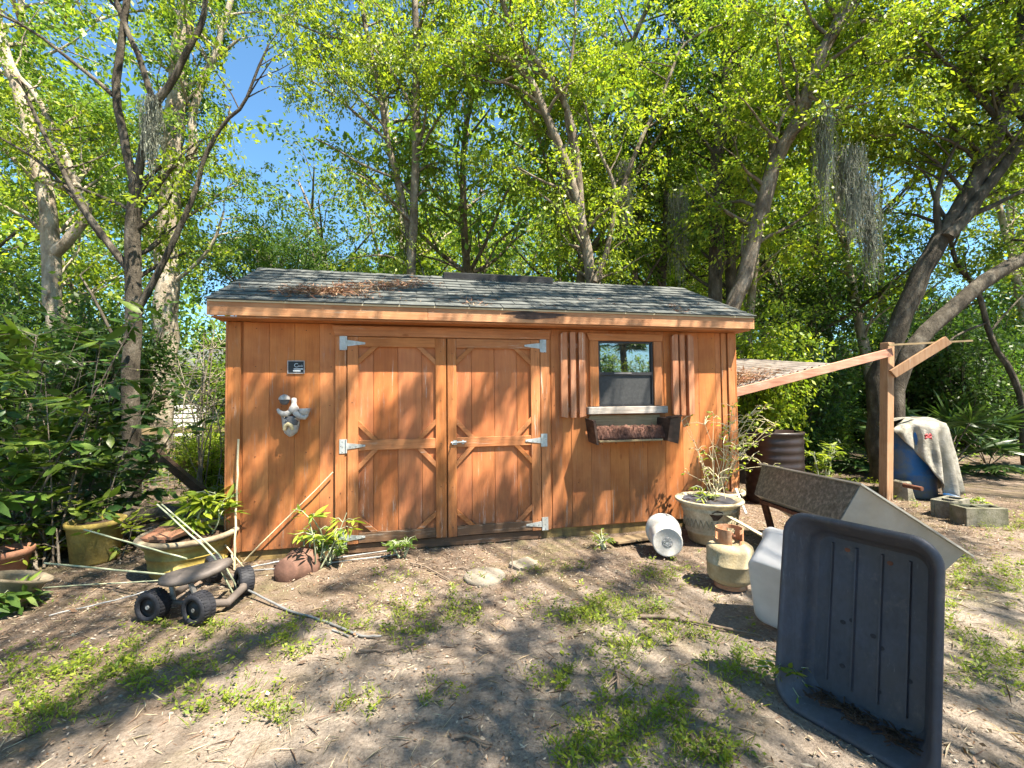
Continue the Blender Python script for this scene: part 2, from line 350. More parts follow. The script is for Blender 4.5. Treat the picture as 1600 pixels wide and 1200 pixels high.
lf = N(n, 'ShaderNodeMapRange'); n.links.new(sp.outputs[0], lf.inputs[0]); lf.inputs[1].default_value = 1.0; lf.inputs[2].default_value = -.6
mf = math_(n, 'ADD', near.outputs[0], lf.outputs[0], True)
mf = math_(n, 'ADD', math_(n, 'MULTIPLY', mf, .27), math_(n, 'SUBTRACT', mid, .36))
col = mix(n, ramp(n, mf, [(.12, 0), (.42, 1)]), sand, mould)
col = mix(n, math_(n, 'MULTIPLY', ramp(n, big, [(.50, 0), (.62, .7)]), ramp(n, mid, [(.45, 0), (.6, .7)])), col, moss)
n.links.new(col, b.inputs['Base Color']); b.inputs['Roughness'].default_value = 1.0; b.inputs['Specular IOR Level'].default_value = .1
bump(n, b, math_(n, 'ADD', math_(n, 'MULTIPLY', mid, 2.0), fin), .9, .02)
M['ground'] = m_

# ------------------------------------------------------------------ ground sheet
def ground_h(x, y):
    h = .014*mnoise.noise(Vector((x*1.3, y*1.3, 3))) + .008*mnoise.noise(Vector((x*5, y*5, 8)))
    far = max(0, abs(x-2)-10, y-14)
    return GZ + h - .006 + min(far*.0, 0)
def axis(lo, a, b_, hi, fine, grow):
    mid_ = list(np.arange(a, b_, fine)); L = []; p = a; s = fine
    while p > lo: s *= grow; p -= s; L.append(p)
    R = []; p = mid_[-1]; s = fine
    while p < hi: s *= grow; p += s; R.append(p)
    return L[::-1] + mid_ + R
xs = axis(-260, -3, 7, 260, .045, 1.13); ys = axis(-120, -3.6, 1.2, 300, .045, 1.13)
V = [(x, y, ground_h(x, y)) for y in ys for x in xs]; nx = len(xs)
F = [(j*nx+i, j*nx+i+1, (j+1)*nx+i+1, (j+1)*nx+i) for j in range(len(ys)-1) for i in range(nx-1)]
me = bpy.data.meshes.new('ground'); me.from_pydata(V, [], F); me.polygons.foreach_set('use_smooth', [True]*len(F)); me.materials.append(M['ground'])
link('ground', me, None, 0, 'structure')

# ------------------------------------------------------------------ the shed
SL, SW = 4.88, 2.21                              # length and width
ZW, ZE = 1.94, 2.085                             # top of wall at the soffit, top of the eave
OF, OS, YR = 0.195, 0.085, 1.10                   # overhangs, ridge
ZR = 2.70
shed = thing('garden_shed', (2.44, 1.1, GZ), 'orange stained wooden garden shed with double doors and green gray shingle roof', 'shed')
wb = MB()
wb.box(0.0, .90, .006, .05, 0, ZW); wb.box(.90, 2.76, .016, .05, 0, ZW); wb.box(2.76, 3.32, .006, .05, 0, ZW); wb.box(3.32, 3.925, .006, .05, 0, 1.17); wb.box(3.32, 3.925, .006, .05, 1.83, ZW); wb.box(3.925, SL, .006, .05, 0, ZW)
wb.box(0, .04, .052, SW, 0, ZW); wb.box(SL-.04, SL, .052, SW, 0, ZW); wb.box(.042, SL-.042, SW-.04, SW, 0, ZW)
for x in (0.0, SL-.04):
    zt = ZW + .001
    wb.add([(x,.02,zt),(x,SW,zt),(x,YR,ZR-.08),(x+.04,.02,zt),(x+.04,SW,zt),(x+.04,YR,ZR-.08)], [(0,2,1),(3,4,5),(0,1,4,3),(1,2,5,4),(2,0,3,5)])
part('wall', wb, M['siding'], shed)
x = .101; first = None
while x < SL-.14:
    x1 = min(x+.2018, SL-.16)
    segs = []
    if not (x1 > .86 and x < 2.80): segs.append((0, ZW-.001))
    else:
        if x < .84: segs.append((0, ZW-.001)); x1 = .838
        elif x1 > 2.83: x = 2.83 if x < 2.83 else x; segs.append((0, ZW-.001))
    for z0, z1 in segs:
        if x < 3.92 and x1 > 3.33:               # window hole: planks above and below
            for a_, b_ in ((0, 1.17), (1.84, ZW-.001)): part('plank', MB().box(x, x1, -.001, .0055, a_, b_), M['siding'], shed, .003)
        elif x1-x > .02: part('plank', MB().box(x, x1, -.001, .0055, z0, z1), M['siding'], shed, .002)
    x = (x + .203) if segs or x < .9 else x + .203
for a_, b_, y0, y1 in ((-.012, .088, -.020, -.0015), (SL-.158, SL-.098, -.014, -.0015), (SL-.085, SL-.002, -.026, -.0015), (SL, SL+.018, -.024, .07), (-.030, -.013, -.018, .07)):
    part('corner_trim', MB().box(a_, b_, y0, y1, 0, ZW-.002), M['trim_v'], shed, .003)
part('skid', MB().box(.02, 2.6, .022, .11, GZ-.04, -.004), M['skid'], shed, .004)
part('skid', MB().box(2.605, SL-.02, .022, .11, GZ-.04, -.004), M['skid'], shed, .004)
# eave
part('soffit', MB().box(-OS+.01, SL+OS-.01, -OF+.022, .04, ZW+.003, ZW+.018), M['trim_h'], shed)
fa = MB(); 
for a_, b_ in ((-OS, 1.64), (1.642, 4.1), (4.102, SL+OS)):
    part('fascia', MB().box(a_, b_, -OF, -OF+.02, ZW+.020, ZE-.016), M['fascia'], shed, .002)
for xe in (-OS-.018, SL+OS):
    gb = MB(); gb.add([(xe,-OF,ZW+.02),(xe+.018,-OF,ZW+.02),(xe+.018,-OF,ZE-.012),(xe,-OF,ZE-.012),(xe,YR,ZR-.14),(xe+.018,YR,ZR-.14),(xe+.018,YR,ZR-.015),(xe,YR,ZR-.015)],
                      [(0,1,2,3),(4,7,6,5),(0,4,5,1),(3,2,6,7),(0,3,7,4),(1,5,6,2)])
    part('barge_board', gb, M['fascia'], shed)
part('drip_edge', MB().box(-OS-.012, SL+OS+.012, -OF-.010, -OF+.03, ZE-.015, ZE-.001), M['cream_metal'], shed)
rot = MB(); poly = []
for k in range(26):
    t = 2*math.pi*k/26; poly.append((2.63+.26*math.cos(t)*(1+.25*math.sin(5*t)), ZE-.050+.034*math.sin(t)*(1+.3*math.sin(3*t+1))))
rot.prism(poly, -OF-.0025, -OF+.001)
part('rot_stain', rot, M['dark_wood'], shed, 0, None, 'dark rotten hollow in the eave board')
# roof deck, shingles, ridge vent
sd = Vector((0, YR+OF+.01, ZR-ZE)); SLN = sd.length; sd.normalize(); sn = Vector((0, -sd.z, sd.y))
def roofpt(x_, s_, h_=0.0): return Vector((x_, -OF-.01, ZE)) + sd*s_ + sn*h_
dk = MB()
P = [roofpt(-OS-.02, 0), roofpt(SL+OS+.02, 0), roofpt(SL+OS+.02, SLN), roofpt(-OS-.02, SLN)]
dk.add(P + [p-sn*.012 for p in P], [(0,1,2,3),(7,6,5,4),(0,4,5,1),(1,5,6,2),(2,6,7,3),(3,7,4,0)])
P = [Vector((-OS-.02, YR+.001, ZR-.001)), Vector((SL+OS+.02, YR+.001, ZR-.001)), Vector((SL+OS+.02, 2*YR+.18, ZE)), Vector((-OS-.02, 2*YR+.18, ZE))]
dk.add(P + [p-Vector((0,0,.012)) for p in P], [(0,1,2,3),(7,6,5,4),(0,4,5,1),(1,5,6,2),(2,6,7,3),(3,7,4,0)])
part('roof', dk, M['shingle'], shed)
rows = 10; ex = SLN/rows; TW = .305; r_sh = random.Random(3)
for r_ in range(rows):
    off = -(r_ % 2)*TW/2 - r_sh.random()*.03; x0 = -OS-.03+off; 
    while x0 < SL+OS+.03:
        a_ = max(x0+.002, -OS-.03); b_ = min(x0+TW-.006, SL+OS+.03)
        if b_-a_ > .03:
            s0 = r_*ex - (.012 if r_ == 0 else r_sh.uniform(-.003, .003)); s1 = (r_+1)*ex+.02
            h0, h1 = .0125+r_sh.uniform(0,.003), .004
            if r_ == rows-1: s1 = (r_+1)*ex
            q = [roofpt(a_, s0, h0), roofpt(b_, s0, h0), roofpt(b_, s1, h1), roofpt(a_, s1, h1)]
            q += [roofpt(a_, s0, h0-.007), roofpt(b_, s0, h0-.007), roofpt(b_, s1, h1-.003), roofpt(a_, s1, h1-.003)]
            sb = MB(); sb.add(q, [(0,1,2,3),(7,6,5,4),(0,4,5,1),(1,5,6,2),(2,6,7,3),(3,7,4,0)])
            part('shingle', sb, M['shingle'], shed)
        x0 += TW
for k in range(17):
    xa = -OS-.03+k*.305; xb = min(xa+.31, SL+OS+.03)
    rc = MB(); rc.loft([[(xx, YR+dy, ZR+dz+.006*(xx==xa)) for dy, dz in ((-.13,-.048),(-.06,-.012),(0,.008),(.07,-.012),(.13,-.045))] for xx in (xa, xb)], True, closed=False)
    part('ridge_cap', rc, M['shingle'], shed)
rv = MB(); rv.loft([[(xx, YR+dy, ZR+dz) for dy, dz in ((-.13,-.045),(-.135,.020),(-.03,.058),(.03,.058),(.135,.020),(.13,-.045))] for xx in (1.86, 2.5, 3.17)], False, True, True)
part('ridge_vent', rv, M['black_plastic'], shed)
# door frame
def board(name, x0, x1, z0, z1, y0, y1, mk, par, bev=.003, label=None):
    return part(name, MB().box(x0, x1, y0, y1, z0, z1), M[mk], par, bev, None, label)
hd = MB(); hd.prism([(.815,1.924),(2.828,1.924),(2.805,1.832),(.840,1.832)], -.030, -.003); part('door_header', hd, M['trim_h'], shed, .003)
board('door_jamb', .842, .935, .0, 1.829, -.026, -.003, 'trim_v', shed)
board('door_jamb', 2.716, 2.806, .0, 1.829, -.026, -.003, 'trim_v', shed)
board('threshold', .945, 2.71, -.085, -.006, -.004, .020, 'rotten', shed)
def hinge(door, zc, side, xseam):
    hb = MB(); s_ = side
    hb.box(min(xseam-s_*.010, xseam-s_*.062), max(xseam-s_*.010, xseam-s_*.062), -.0315, -.0265, zc-.062, zc+.062)
    hb.tube([(xseam-s_*.004, -.034, zc-.06), (xseam-s_*.004, -.034, zc+.06)], .007, 8)
    hb.prism([(xseam, zc-.028), (xseam, zc+.028), (xseam+s_*.155, zc+.008), (xseam+s_*.155, zc-.008)] if s_ > 0 else [(xseam-.155, zc-.008), (xseam-.155, zc+.008), (xseam, zc+.028), (xseam, zc-.028)], -.0355, -.0305)
    for dx, dz in ((-.036,.045),(-.036,0),(-.036,-.045),(.03,0),(.08,0),(.13,0)):
        hb.ball((xseam+s_*dx, -.033 if dx < 0 else -.037, zc+dz), .005, 6, 4)
    part('hinge', hb, M['hinge'], door)
def door(x0, x1, side, label):
    zb, zt = .0, 1.826
    d = part('door', MB().box(x0+.002, x1-.002, .004, .014, zb, zt), M['door_panel'], shed, 0, None, label)
    L_, R_ = x0+(.095 if side > 0 else .085), x1-(.100 if side > 0 else .095)
    xx = x0+.01; W3 = (x1-x0-.02)/4
    for k in range(4): board('panel_plank', xx+.001, xx+W3-.0015, zb+.005, zt-.005, -.004, .003, 'door_panel', d, .003); xx += W3
    board('stile', x0+.003, L_, zb, zt, -.030, -.0085, 'trim_v', d); board('stile', R_, x1-.003, zb, zt, -.030, -.0085, 'trim_v', d)
    board('rail', L_+.001, R_-.001, 1.737, zt, -.028, -.0085, 'trim_h', d)
    board('rail', L_+.001, R_-.001, .815, .906, -.028, -.0085, 'trim_h', d)
    board('rail', L_+.001, R_-.001, .004, .094, -.028, -.0085, 'rotten', d, .004, 'dark rotten bottom rail')
    bw = .040
    for (ax, az, bx, bz) in ((L_, 1.575, L_+.17, 1.737), (R_, 1.575, R_-.17, 1.737), (L_, 1.085, L_+.17, .906), (R_, 1.085, R_-.17, .906),
                             (L_, .636, L_+.17, .815), (R_, .636, R_-.17, .815), (L_, .25, L_+.17, .094), (R_, .25, R_-.17, .094)):
        dx, dz = bx-ax, bz-az; l = math.hypot(dx, dz); sgn = 1 if dx > 0 else -1; sz = 1 if dz > 0 else -1
        # a strip with ends cut flush to stile and rail
        t = bw*l/abs(dz); t2 = bw*l/abs(dx)
        poly = [(ax, az), (ax, az - sz*t2) if False else (ax, az+0.0), ]
        P4 = [(ax, az), (bx, bz), (bx-sgn*t, bz), (ax, az+sz*t2)] if True else None
        poly = P4
        area = sum(poly[i][0]*poly[(i+1)%4][1]-poly[(i+1)%4][0]*poly[i][1] for i in range(4))
        if area < 0: poly = poly[::-1]
        bb = MB(); bb.prism(poly, -.0275, -.0085); part('corner_brace', bb, M['trim_h'], d, .002)
    xs_ = x0 if side > 0 else x1
    for zc in (1.768, .858, .060): hinge(d, zc, side, xs_)
    return d
dl = door(.941, 1.812, 1, 'left door with three strap hinges on its left edge')
dr = door(1.818, 2.712, -1, 'right door with a barrel latch')
la = MB(); la.tube([(1.85,-.042,.862),(1.99,-.042,.866)], .009, 8); la.box(1.872,1.905,-.040,-.0285,.842,.882); la.box(1.95,1.972,-.040,-.0285,.846,.882); la.tube([(1.862,-.045,.855),(1.862,-.075,.850)], .006, 6)
part('latch', la, M['hinge'], dr)
# window
win = part('window', MB().box(3.318, 3.322, .0, .014, 1.17, 1.83).box(3.925, 3.93, .0, .014, 1.17, 1.83), M['bronze'], shed)
def sub(name, x0, x1, y0, y1, z0, z1, mk, bev=.0, label=None): return part(name, MB().box(x0,x1,y0,y1,z0,z1), M[mk], win, bev, None, label)
hb = MB(); hb.prism([(3.195,1.905),(4.035,1.905),(4.008,1.832),(3.222,1.832)], -.032, -.003); part('window_casing', hb, M['trim_h'], win, .003)
sub('window_casing', 3.224, 3.318, -.028, -.003, 1.175, 1.830, 'trim_v', .003); sub('window_casing', 3.925, 4.010, -.028, -.003, 1.175, 1.830, 'trim_v', .003)
for a_ in ((3.323,3.340,-.012,.03,1.172,1.828),(3.905,3.922,-.012,.03,1.172,1.828)): sub('sash_frame', *a_, 'bronze')
sub('sash_frame', 3.341, 3.904, -.012, .03, 1.813, 1.828, 'bronze'); sub('sash_frame', 3.341, 3.904, -.012, .03, 1.172, 1.192, 'bronze')
sub('meeting_rail', 3.341, 3.904, -.010, .028, 1.487, 1.517, 'bronze')
sub('pane', 3.342, 3.903, .012, .016, 1.518, 1.812, 'glass', 0, 'upper pane mirroring trees and sky'); sub('insect_screen', 3.342, 3.903, .004, .006, 1.193, 1.486, 'screen')
sub('latch_bar', 3.49, 3.68, -.013, -.0105, 1.504, 1.510, 'silver')
part('window_sill', MB().box(3.185, 4.045, -.075, -.003, 1.098, 1.170), M['gray_wood'], win, .005, None, 'thick gray weathered window sill')
wx = part('window_back_board', MB().box(3.21, 3.98, -.022, -.003, .96, 1.085), M['rough_wood'], shed, .003)
# flower box under the window
fb = part('window_box', MB().box(3.235, 3.90, -.215, -.024, .835, .853), M['rough_wood'], shed, .003, None, 'broken flower box with its front board gone')
e1 = MB(); e1.add([(3.165,-.024,1.06),(3.165,-.235,1.045),(3.20,-.23,.815),(3.20,-.024,.83),(3.185,-.024,1.06),(3.19,-.235,1.045),(3.222,-.23,.815),(3.222,-.024,.83)], [(0,1,2,3),(7,6,5,4),(0,4,5,1),(1,5,6,2),(2,6,7,3),(3,7,4,0)])
part('end_panel', e1, M['dark_wood'], fb)
e2 = MB(); e2.add([(3.95,-.024,1.055),(3.955,-.26,1.05),(3.925,-.25,.835),(3.92,-.024,.83),(4.075,-.024,1.06),(4.11,-.20,1.06),(4.06,-.22,.80),(4.03,-.024,.82)], [(0,1,2,3),(7,6,5,4),(0,4,5,1),(1,5,6,2),(2,6,7,3),(3,7,4,0)])
part('end_panel', e2, M['dark_wood'], fb)
part('end_lip', MB().bar((3.93,-.27,1.066),(4.16,-.10,1.070),.05,.014), M['dark_wood'], fb)
fi = MB(); rings = []
for i in range(40):
    xx = 3.21+i*(.72/39)
    rings.append([(xx, -.026, .96), (xx, -.08-.02*rnd.random(), .965+.03*rnd.random()), (xx, -.15-.02*rnd.random(), .94+.03*rnd.random()), (xx, -.19-.015*rnd.random(), .87+.01*rnd.random()), (xx, -.185, .852)])
fi.loft(rings, False, closed=False)
for i in range(420):
    p = Vector((rnd.uniform(3.22, 3.91), rnd.uniform(-.20, -.10), rnd.uniform(.86, .975))); fi.bar(p, p+Vector((rnd.gauss(0,.012), rnd.gauss(-.01,.01), rnd.gauss(-.01,.03))), .004, .003)
part('coir_liner', fi, M['fibre'], fb, 0, 'stuff')
# shutters
for gx, lab in (((2.915, 3.014, 3.102), 'left shutter with flaking white paint at its foot'), ((4.119, 4.207, 4.300), 'right shutter of three slats')):
    sh = part('shutter', MB().box(gx[0]+.01, gx[2]+.07, -.0185, -.004, 1.755, 1.80), M['slat'], shed, 0, None, lab)
    part('batten', MB().box(gx[0]+.01, gx[2]+.07, -.0185, -.004, 1.12, 1.165), M['slat'], sh); part('batten', MB().box(gx[0]+.01, gx[2]+.07, -.0185, -.004, 1.455, 1.49), M['slat'], sh)
    for k, x0 in enumerate(gx):
        wdt = (.070,.056,.068)[k]; lo, hi = 1.068, 1.905
        wdt -= .002; po = [(x0, lo+(.012 if k == 0 else 0)), (x0+wdt, lo+(.012 if k == 2 else 0)), (x0+wdt, hi-(.02 if k == 2 else 0)), (x0+wdt/2, hi+.004), (x0, hi-(.02 if k == 0 else 0))]
        sb = MB(); sb.prism(po, -.055, -.0190); part('slat', sb, M['slat'], sh, .002)

nl_ = MB()
for xx in (.04,.20,.40,.60,.80,2.86,3.1,4.1,4.45,4.62,4.83):
    for z in (.05,.42,.80,1.2,1.55,1.88):
        if not (3.0 < xx < 4.3 and z > .78): nl_.ball((xx+rnd.gauss(0,.004), -.0035 if .09 < xx < 4.7 else -.0275 if xx > 4.7 else -.0215, z+rnd.gauss(0,.01)), (.005,.002,.005), 6, 4)
for xx in (.89,.985,1.76,1.865,2.67,2.76):
    for z in (.10,.45,.85,1.25,1.70): nl_.ball((xx, -.0305, z+rnd.gauss(0,.01)), (.005,.002,.005), 6, 4)
part('nail_heads', nl_, M['rust'], shed, 0, 'stuff')
# name plate on the wall
pl = thing('name_plate', (.519, -.004, 1.555), 'small black name plate with silver rim on the shed wall left of the doors', 'sign')
part('plate', MB().box(.457,.581,-.008,-.0025,1.505,1.604), M['black'], pl)
rb = MB(); rb.box(.450,.456,-.011,-.0025,1.498,1.611); rb.box(.582,.588,-.011,-.0025,1.498,1.611); rb.box(.4565,.5815,-.011,-.0025,1.605,1.611); rb.box(.4565,.5815,-.011,-.0025,1.498,1.504)
part('rim', rb, M['silver'], pl)
part('printed_line', MB().box(.500,.577,-.0095,-.0082,1.533,1.543), M['sign_white'], pl)
part('printed_line', MB().box(.495,.556,-.0095,-.0082,1.517,1.527), M['sign_white'], pl)
def text_part(s_, x0, z0, size, y, par, name='lettering'):
    cu = bpy.data.curves.new('t', 'FONT'); cu.body = s_; cu.size = size; cu.extrude = .0006
    to = bpy.data.objects.new('t', cu); C.objects.link(to); bpy.context.view_layer.update()
    me = bpy.data.meshes.new_from_object(to.evaluated_get(bpy.context.evaluated_depsgraph_get()))
    bpy.data.objects.remove(to); o_ = ORG[root_of(par).name]
    me.transform(Matrix.Translation(Vector((x0, y, z0))-o_) @ Matrix.Rotation(math.pi/2, 4, 'X')); me.materials.clear(); me.materials.append(M['sign_white'])
    return link(name, me, par)
text_part('C', .502, 1.553, .050, -.0095, pl); text_part('ook', .534, 1.557, .026, -.0095, pl)

# ceramic wall planter
fg = thing('ceramic_wall_planter', (.49, -.05, 1.12), 'gray and white ceramic wall planter shaped like a sprawling figure over a basket', 'wall ornament')
def fm(): return MB()
a = fm(); a.ball((.440,-.055,1.266), (.040,.038,.040), 14, 8); part('head', a, M['ceramic_dark'], fg)
a = fm(); a.lathe([(.046,0),(.047,.006),(.043,.02),(.032,.034),(.015,.043),(.001,.046)], (.440,-.055,1.272), 16); part('cap', a, M['ceramic'], fg)
a = fm(); a.lathe([(.040,0),(.046,.02),(.036,.045),(.024,.060),(.022,.085),(.024,.110),(.016,.122),(.001,.124)], (.513,-.045,1.165), 14, cap0=True); part('torso', a, M['ceramic'], fg)
a = fm(); a.tube([(.488,-.05,1.168),(.462,-.065,1.150),(.430,-.07,1.152),(.402,-.07,1.172),(.390,-.068,1.195)], [.022,.026,.024,.017,.010], 8); part('wing', a, M['ceramic'], fg)
a = fm(); a.tube([(.508,-.05,1.175),(.540,-.07,1.150),(.572,-.075,1.125),(.605,-.07,1.118),(.628,-.065,1.140)], [.020,.026,.024,.020,.012], 8); part('wing', a, M['ceramic'], fg)
a = fm(); a.lathe([(.012,-.02),(.035,-.005),(.045,.02),(.046,.045),(.040,.045),(.038,.022),(.005,.01)], (.600,-.055,1.150), 14, cap0=True); part('bowl', a, M['ceramic'], fg)
a = fm(); rings = []
for z, rx, ry in ((.955,.028,.030),(.975,.052,.055),(1.02,.066,.066),(1.07,.074,.070),(1.085,.078,.072)):
    rings.append([(.482+rx*math.cos(t), -.010-ry*math.sin(t)*(1 if math.sin(t) > 0 else .05), z+(.05*abs(math.cos(t)) if z > 1.03 else .015*math.cos(t)**2)) for t in [2*math.pi*k/20 for k in range(20)]])
a.loft(rings, True, True); rin = [[(.482+(p[0]-.482)*.84, -.010+(p[1]+.010)*.84, p[2]) for p in r_] for r_ in rings[::-1]]; a.loft([rings[-1]]+rin[:3], True, False, True); part('basket', a, M['ceramic'], fg)
a = fm(); a.lathe([(.056,0),(.060,.03),(.050,.075),(.001,.080)], (.488,-.028,1.055), 14); part('apron', a, M['ceramic_dark'], fg)
a = fm(); a.tube([(.448,-.085,1.015),(.455,-.088,1.05),(.478,-.09,1.068),(.502,-.088,1.052),(.512,-.082,1.018)], [.014,.017,.018,.017,.012], 8); part('small_figure', a, M['ceramic_cream'], fg)

# ------------------------------------------------------------------ collapsed lean-to right of the shed
ln = thing('lean_to_frame', (7.40, .42, GZ), 'leaning wooden post with brace and long beam of the sagging lean-to', 'wooden frame')
pb = A(1384, 782, 5.65); 
base = Vector((7.42, .45, GZ-.05)); top = Vector((7.50, .42, 1.93))
part('post', MB().bar(base, top, .105, .105, Vector((0,1,0))), M['red_post'], ln, .004)
part('beam', MB().bar(Vector((5.00,.33,1.27)), Vector((7.44,.33,1.80)), .045, .10), M['red_beam'], ln, .004)
part('brace', MB().bar(Vector((7.46,.34,1.52)), Vector((8.00,.08,1.93)), .05, .11), M['red_post'], ln, .003)
part('batten', MB().bar(Vector((7.36,.30,1.885)), Vector((8.35,.05,1.925)), .03, .022), M['rough_wood'], ln)
aw = thing('lean_to_roof_panel', (5.7, 1.1, 1.4), 'sagging gray corrugated lean-to roof panel under leaf litter beside the shed', 'roof panel')
cm = MB(); n_x = 90; rows_ = []
c00, c10, c01, c11 = Vector((4.97,.36,1.315)), Vector((6.55,.36,1.655)), Vector((4.97,2.1,1.80)), Vector((6.75,2.1,1.86))
for j in range(9):
    v_ = j/8; rr_ = []
    for i in range(n_x+1):
        u_ = i/n_x; p = c00.lerp(c10, u_).lerp(c01.lerp(c11, u_), v_)
        sag = -.06*math.sin(math.pi*v_)*(1-u_)
        rr_.append(p + Vector((0,0,.018*math.sin(i*2*math.pi/6)+sag+.01*mnoise.noise(p*3))))
    rows_.append(rr_)
cm.loft(rows_, True, closed=False)
o = part('corrugated_sheet', cm, M['old_sheet'], aw); s_ = o.modifiers.new('s', 'SOLIDIFY'); s_.thickness = .006
part('rafter', MB().bar(Vector((4.98,1.3,1.47)), Vector((6.7,1.3,1.68)), .04, .07), M['rough_wood'], aw)

# ------------------------------------------------------------------ black tub standing on end
def rrect(w_, h_, r_, n=6):
    P_ = []
    for cx, cy, a0 in ((w_/2-r_, h_/2-r_, 0), (-w_/2+r_, h_/2-r_, 90), (-w_/2+r_, -h_/2+r_, 180), (w_/2-r_, -h_/2+r_, 270)):
        for k in range(n+1):
            t = math.radians(a0+90*k/n); P_.append((cx+r_*math.cos(t), cy+r_*math.sin(t)))
    return P_
bl, br = G(1212, 1092), G(1463, 1236)
ux = (br-bl); ux.z = 0; TWD = ux.length+.0; ux.normalize()
nrm = Vector((ux.y, -ux.x, 0))
if nrm.dot(CAM-bl) < 0: nrm = -nrm
upv = (Vector((0,0,1)) - nrm*.16).normalized(); nrm = ux.cross(upv); nrm = nrm if nrm.dot(CAM-bl) > 0 else -nrm
TH = .845; cen = (bl+br)/2 + upv*(TH/2-.01)
MT = Matrix((ux, upv, nrm)).transposed().to_4x4(); MT.translation = cen
tub = thing('black_poly_tub', (cen.x, cen.y, GZ), 'large black plastic cart tub standing on its end with ribbed floor facing the camera', 'tub')
t_ = MB(MT); R = lambda w_, h_, r_, z, dy=0: [(x, y+dy, z) for x, y in rrect(w_, h_, r_, 7)]
W0, H0 = TWD+.02, TH
t_.loft([R(W0-.17,H0-.17,.06,-.155), R(W0-.13,H0-.13,.075,-.150), R(W0-.075,H0-.07,.085,-.06), R(W0-.05,H0-.05,.09,-.012), R(W0-.004,H0-.004,.10,-.014), R(W0,H0,.10,-.002), R(W0-.006,H0-.006,.10,.008), R(W0-.03,H0-.03,.092,.012),
         R(W0-.055,H0-.055,.085,.004), R(W0-.068,H0-.068,.08,-.020), R(W0-.085,H0-.085,.078,-.026), R(W0-.098,H0-.10,.075,-.060), R(W0-.118,H0-.118,.072,-.064), R(W0-.135,H0-.14,.068,-.110), R(W0-.155,H0-.16,.06,-.130), R(W0-.18,H0-.19,.05,-.142)], True, True, True)
part('shell', t_, M['tub'], tub)
fw_, fh_ = W0-.18, H0-.19
for k, xk in enumerate((-.36,-.12,.12,.36)):
    rbm = MB(MT); x0 = xk*fw_; rbm.loft([R(.012 if k != 1 else .015, fh_*.90, .003, -.1415), R(.006, fh_*.89, .002, -.131)], False, False, True); rbm.v = [p + MT.to_3x3() @ Vector((x0, .012, 0)) for p in rbm.v]
    part('rib', rbm, M['tub'], tub)
for xk, yk in ((-.18,-.02),(-.11,.0),(.05,-.03),(.11,-.065),(-.17,-.20),(.10,-.235),(-.17,.29),(.15,.28),(.30,-.145)):
    hm = MB(MT); hm.v = []; hm.loft([[(xk*fw_/.8+.011*math.cos(t), yk*fh_/.66+.009*math.sin(t), z) for t in [2*math.pi*q/10 for q in range(10)]] for z in (-.1419,-.1400)], False, True, True)
    part('bolt_hole', hm, M['rust'] if yk > .2 else M['rubber'], tub)

# dirt and twigs lying on the bottom wall of the tub
dm = MB()
for i in range(170):
    u_ = rnd.gauss(0, .30); u_ = max(-.44, min(.40, u_)); dd = rnd.betavariate(1.3, 1.6)
    p = MT @ Vector((u_*fw_+(.02), -H0/2+.072+.018*(1-dd), -.138+.130*dd)) + Vector((0,0,.004))
    q = p + Vector((rnd.gauss(0,.02), rnd.gauss(0,.02), rnd.gauss(.004,.004))); dm.bar(p, q, rnd.uniform(.002,.007), .003)
for i in range(60):
    p = MT @ Vector((rnd.uniform(-.4,.4)*fw_, -H0/2+.078, -.138+.10*rnd.random())); dm.ball(p, (rnd.uniform(.006,.02), rnd.uniform(.006,.015), .007), 6, 4, .5)
o = link('tub_debris', dm.mesh('tub_debris', M['soil'])); o['kind'] = 'stuff'; o['label'] = 'dark soil and twigs lying in the bottom of the black tub'; o['category'] = 'debris'

# ------------------------------------------------------------------ tipped steel tray on rusty legs
Q1, Q2, Q3 = A(1192,726,4.32), A(1345,757,3.12), A(1508,862,3.15)
Q4 = Q1+Q3-Q2
ct = thing('steel_cart_tray', ((Q1.x+Q3.x)/2, (Q1.y+Q3.y)/2, GZ), 'galvanised steel cart tray tipped to the right on rusty legs behind the black tub', 'cart')
na = (Q2-Q1).normalized(); nb = (Q3-Q2).normalized(); nn = nb.cross(na).normalized()
if nn.z < 0: nn = -nn
cq = (Q1+Q2+Q3+Q4)/4; D_ = .29
Bq = [cq+(q-cq)*.90-nn*D_ for q in (Q1,Q2,Q3,Q4)]; Rq = [Q1,Q2,Q3,Q4]
def panel(name, a_, b_, c_, d_, mk, th=.006):
    pm = MB(); nrm_ = (b_-a_).cross(d_-a_).normalized()
    pm.add([a_,b_,c_,d_]+[p-nrm_*th for p in (a_,b_,c_,d_)], [(0,1,2,3),(7,6,5,4),(0,4,5,1),(1,5,6,2),(2,6,7,3),(3,7,4,0)])
    return part(name, pm, M[mk], ct)
for i, mk in enumerate(('galv','steel','shaded_steel','steel')):  # light and shade put into panel tones: left side dark, front light
    j = (i+1) % 4
    if mk == 'shaded_steel': mk = 'rust'  # end panel turned away: dark brown tone stands in for its shade
    panel('side_panel', Rq[i], Rq[j], Bq[j], Bq[i], mk)
panel('floor_panel', *Bq, 'steel')
for i in range(4):
    j = (i+1) % 4; out_i = (Rq[i]-cq).normalized()*.05; out_j = (Rq[j]-cq).normalized()*.05
    fl_ = MB(); P_ = [Rq[i], Rq[j], Rq[j]+out_j, Rq[i]+out_i]
    P_ += [p-nn*.012 for p in P_]; fl_.add(P_, [(0,1,2,3),(7,6,5,4),(0,4,5,1),(1,5,6,2),(2,6,7,3),(3,7,4,0)])
    part('rim_flange', fl_, M['steel'], ct)
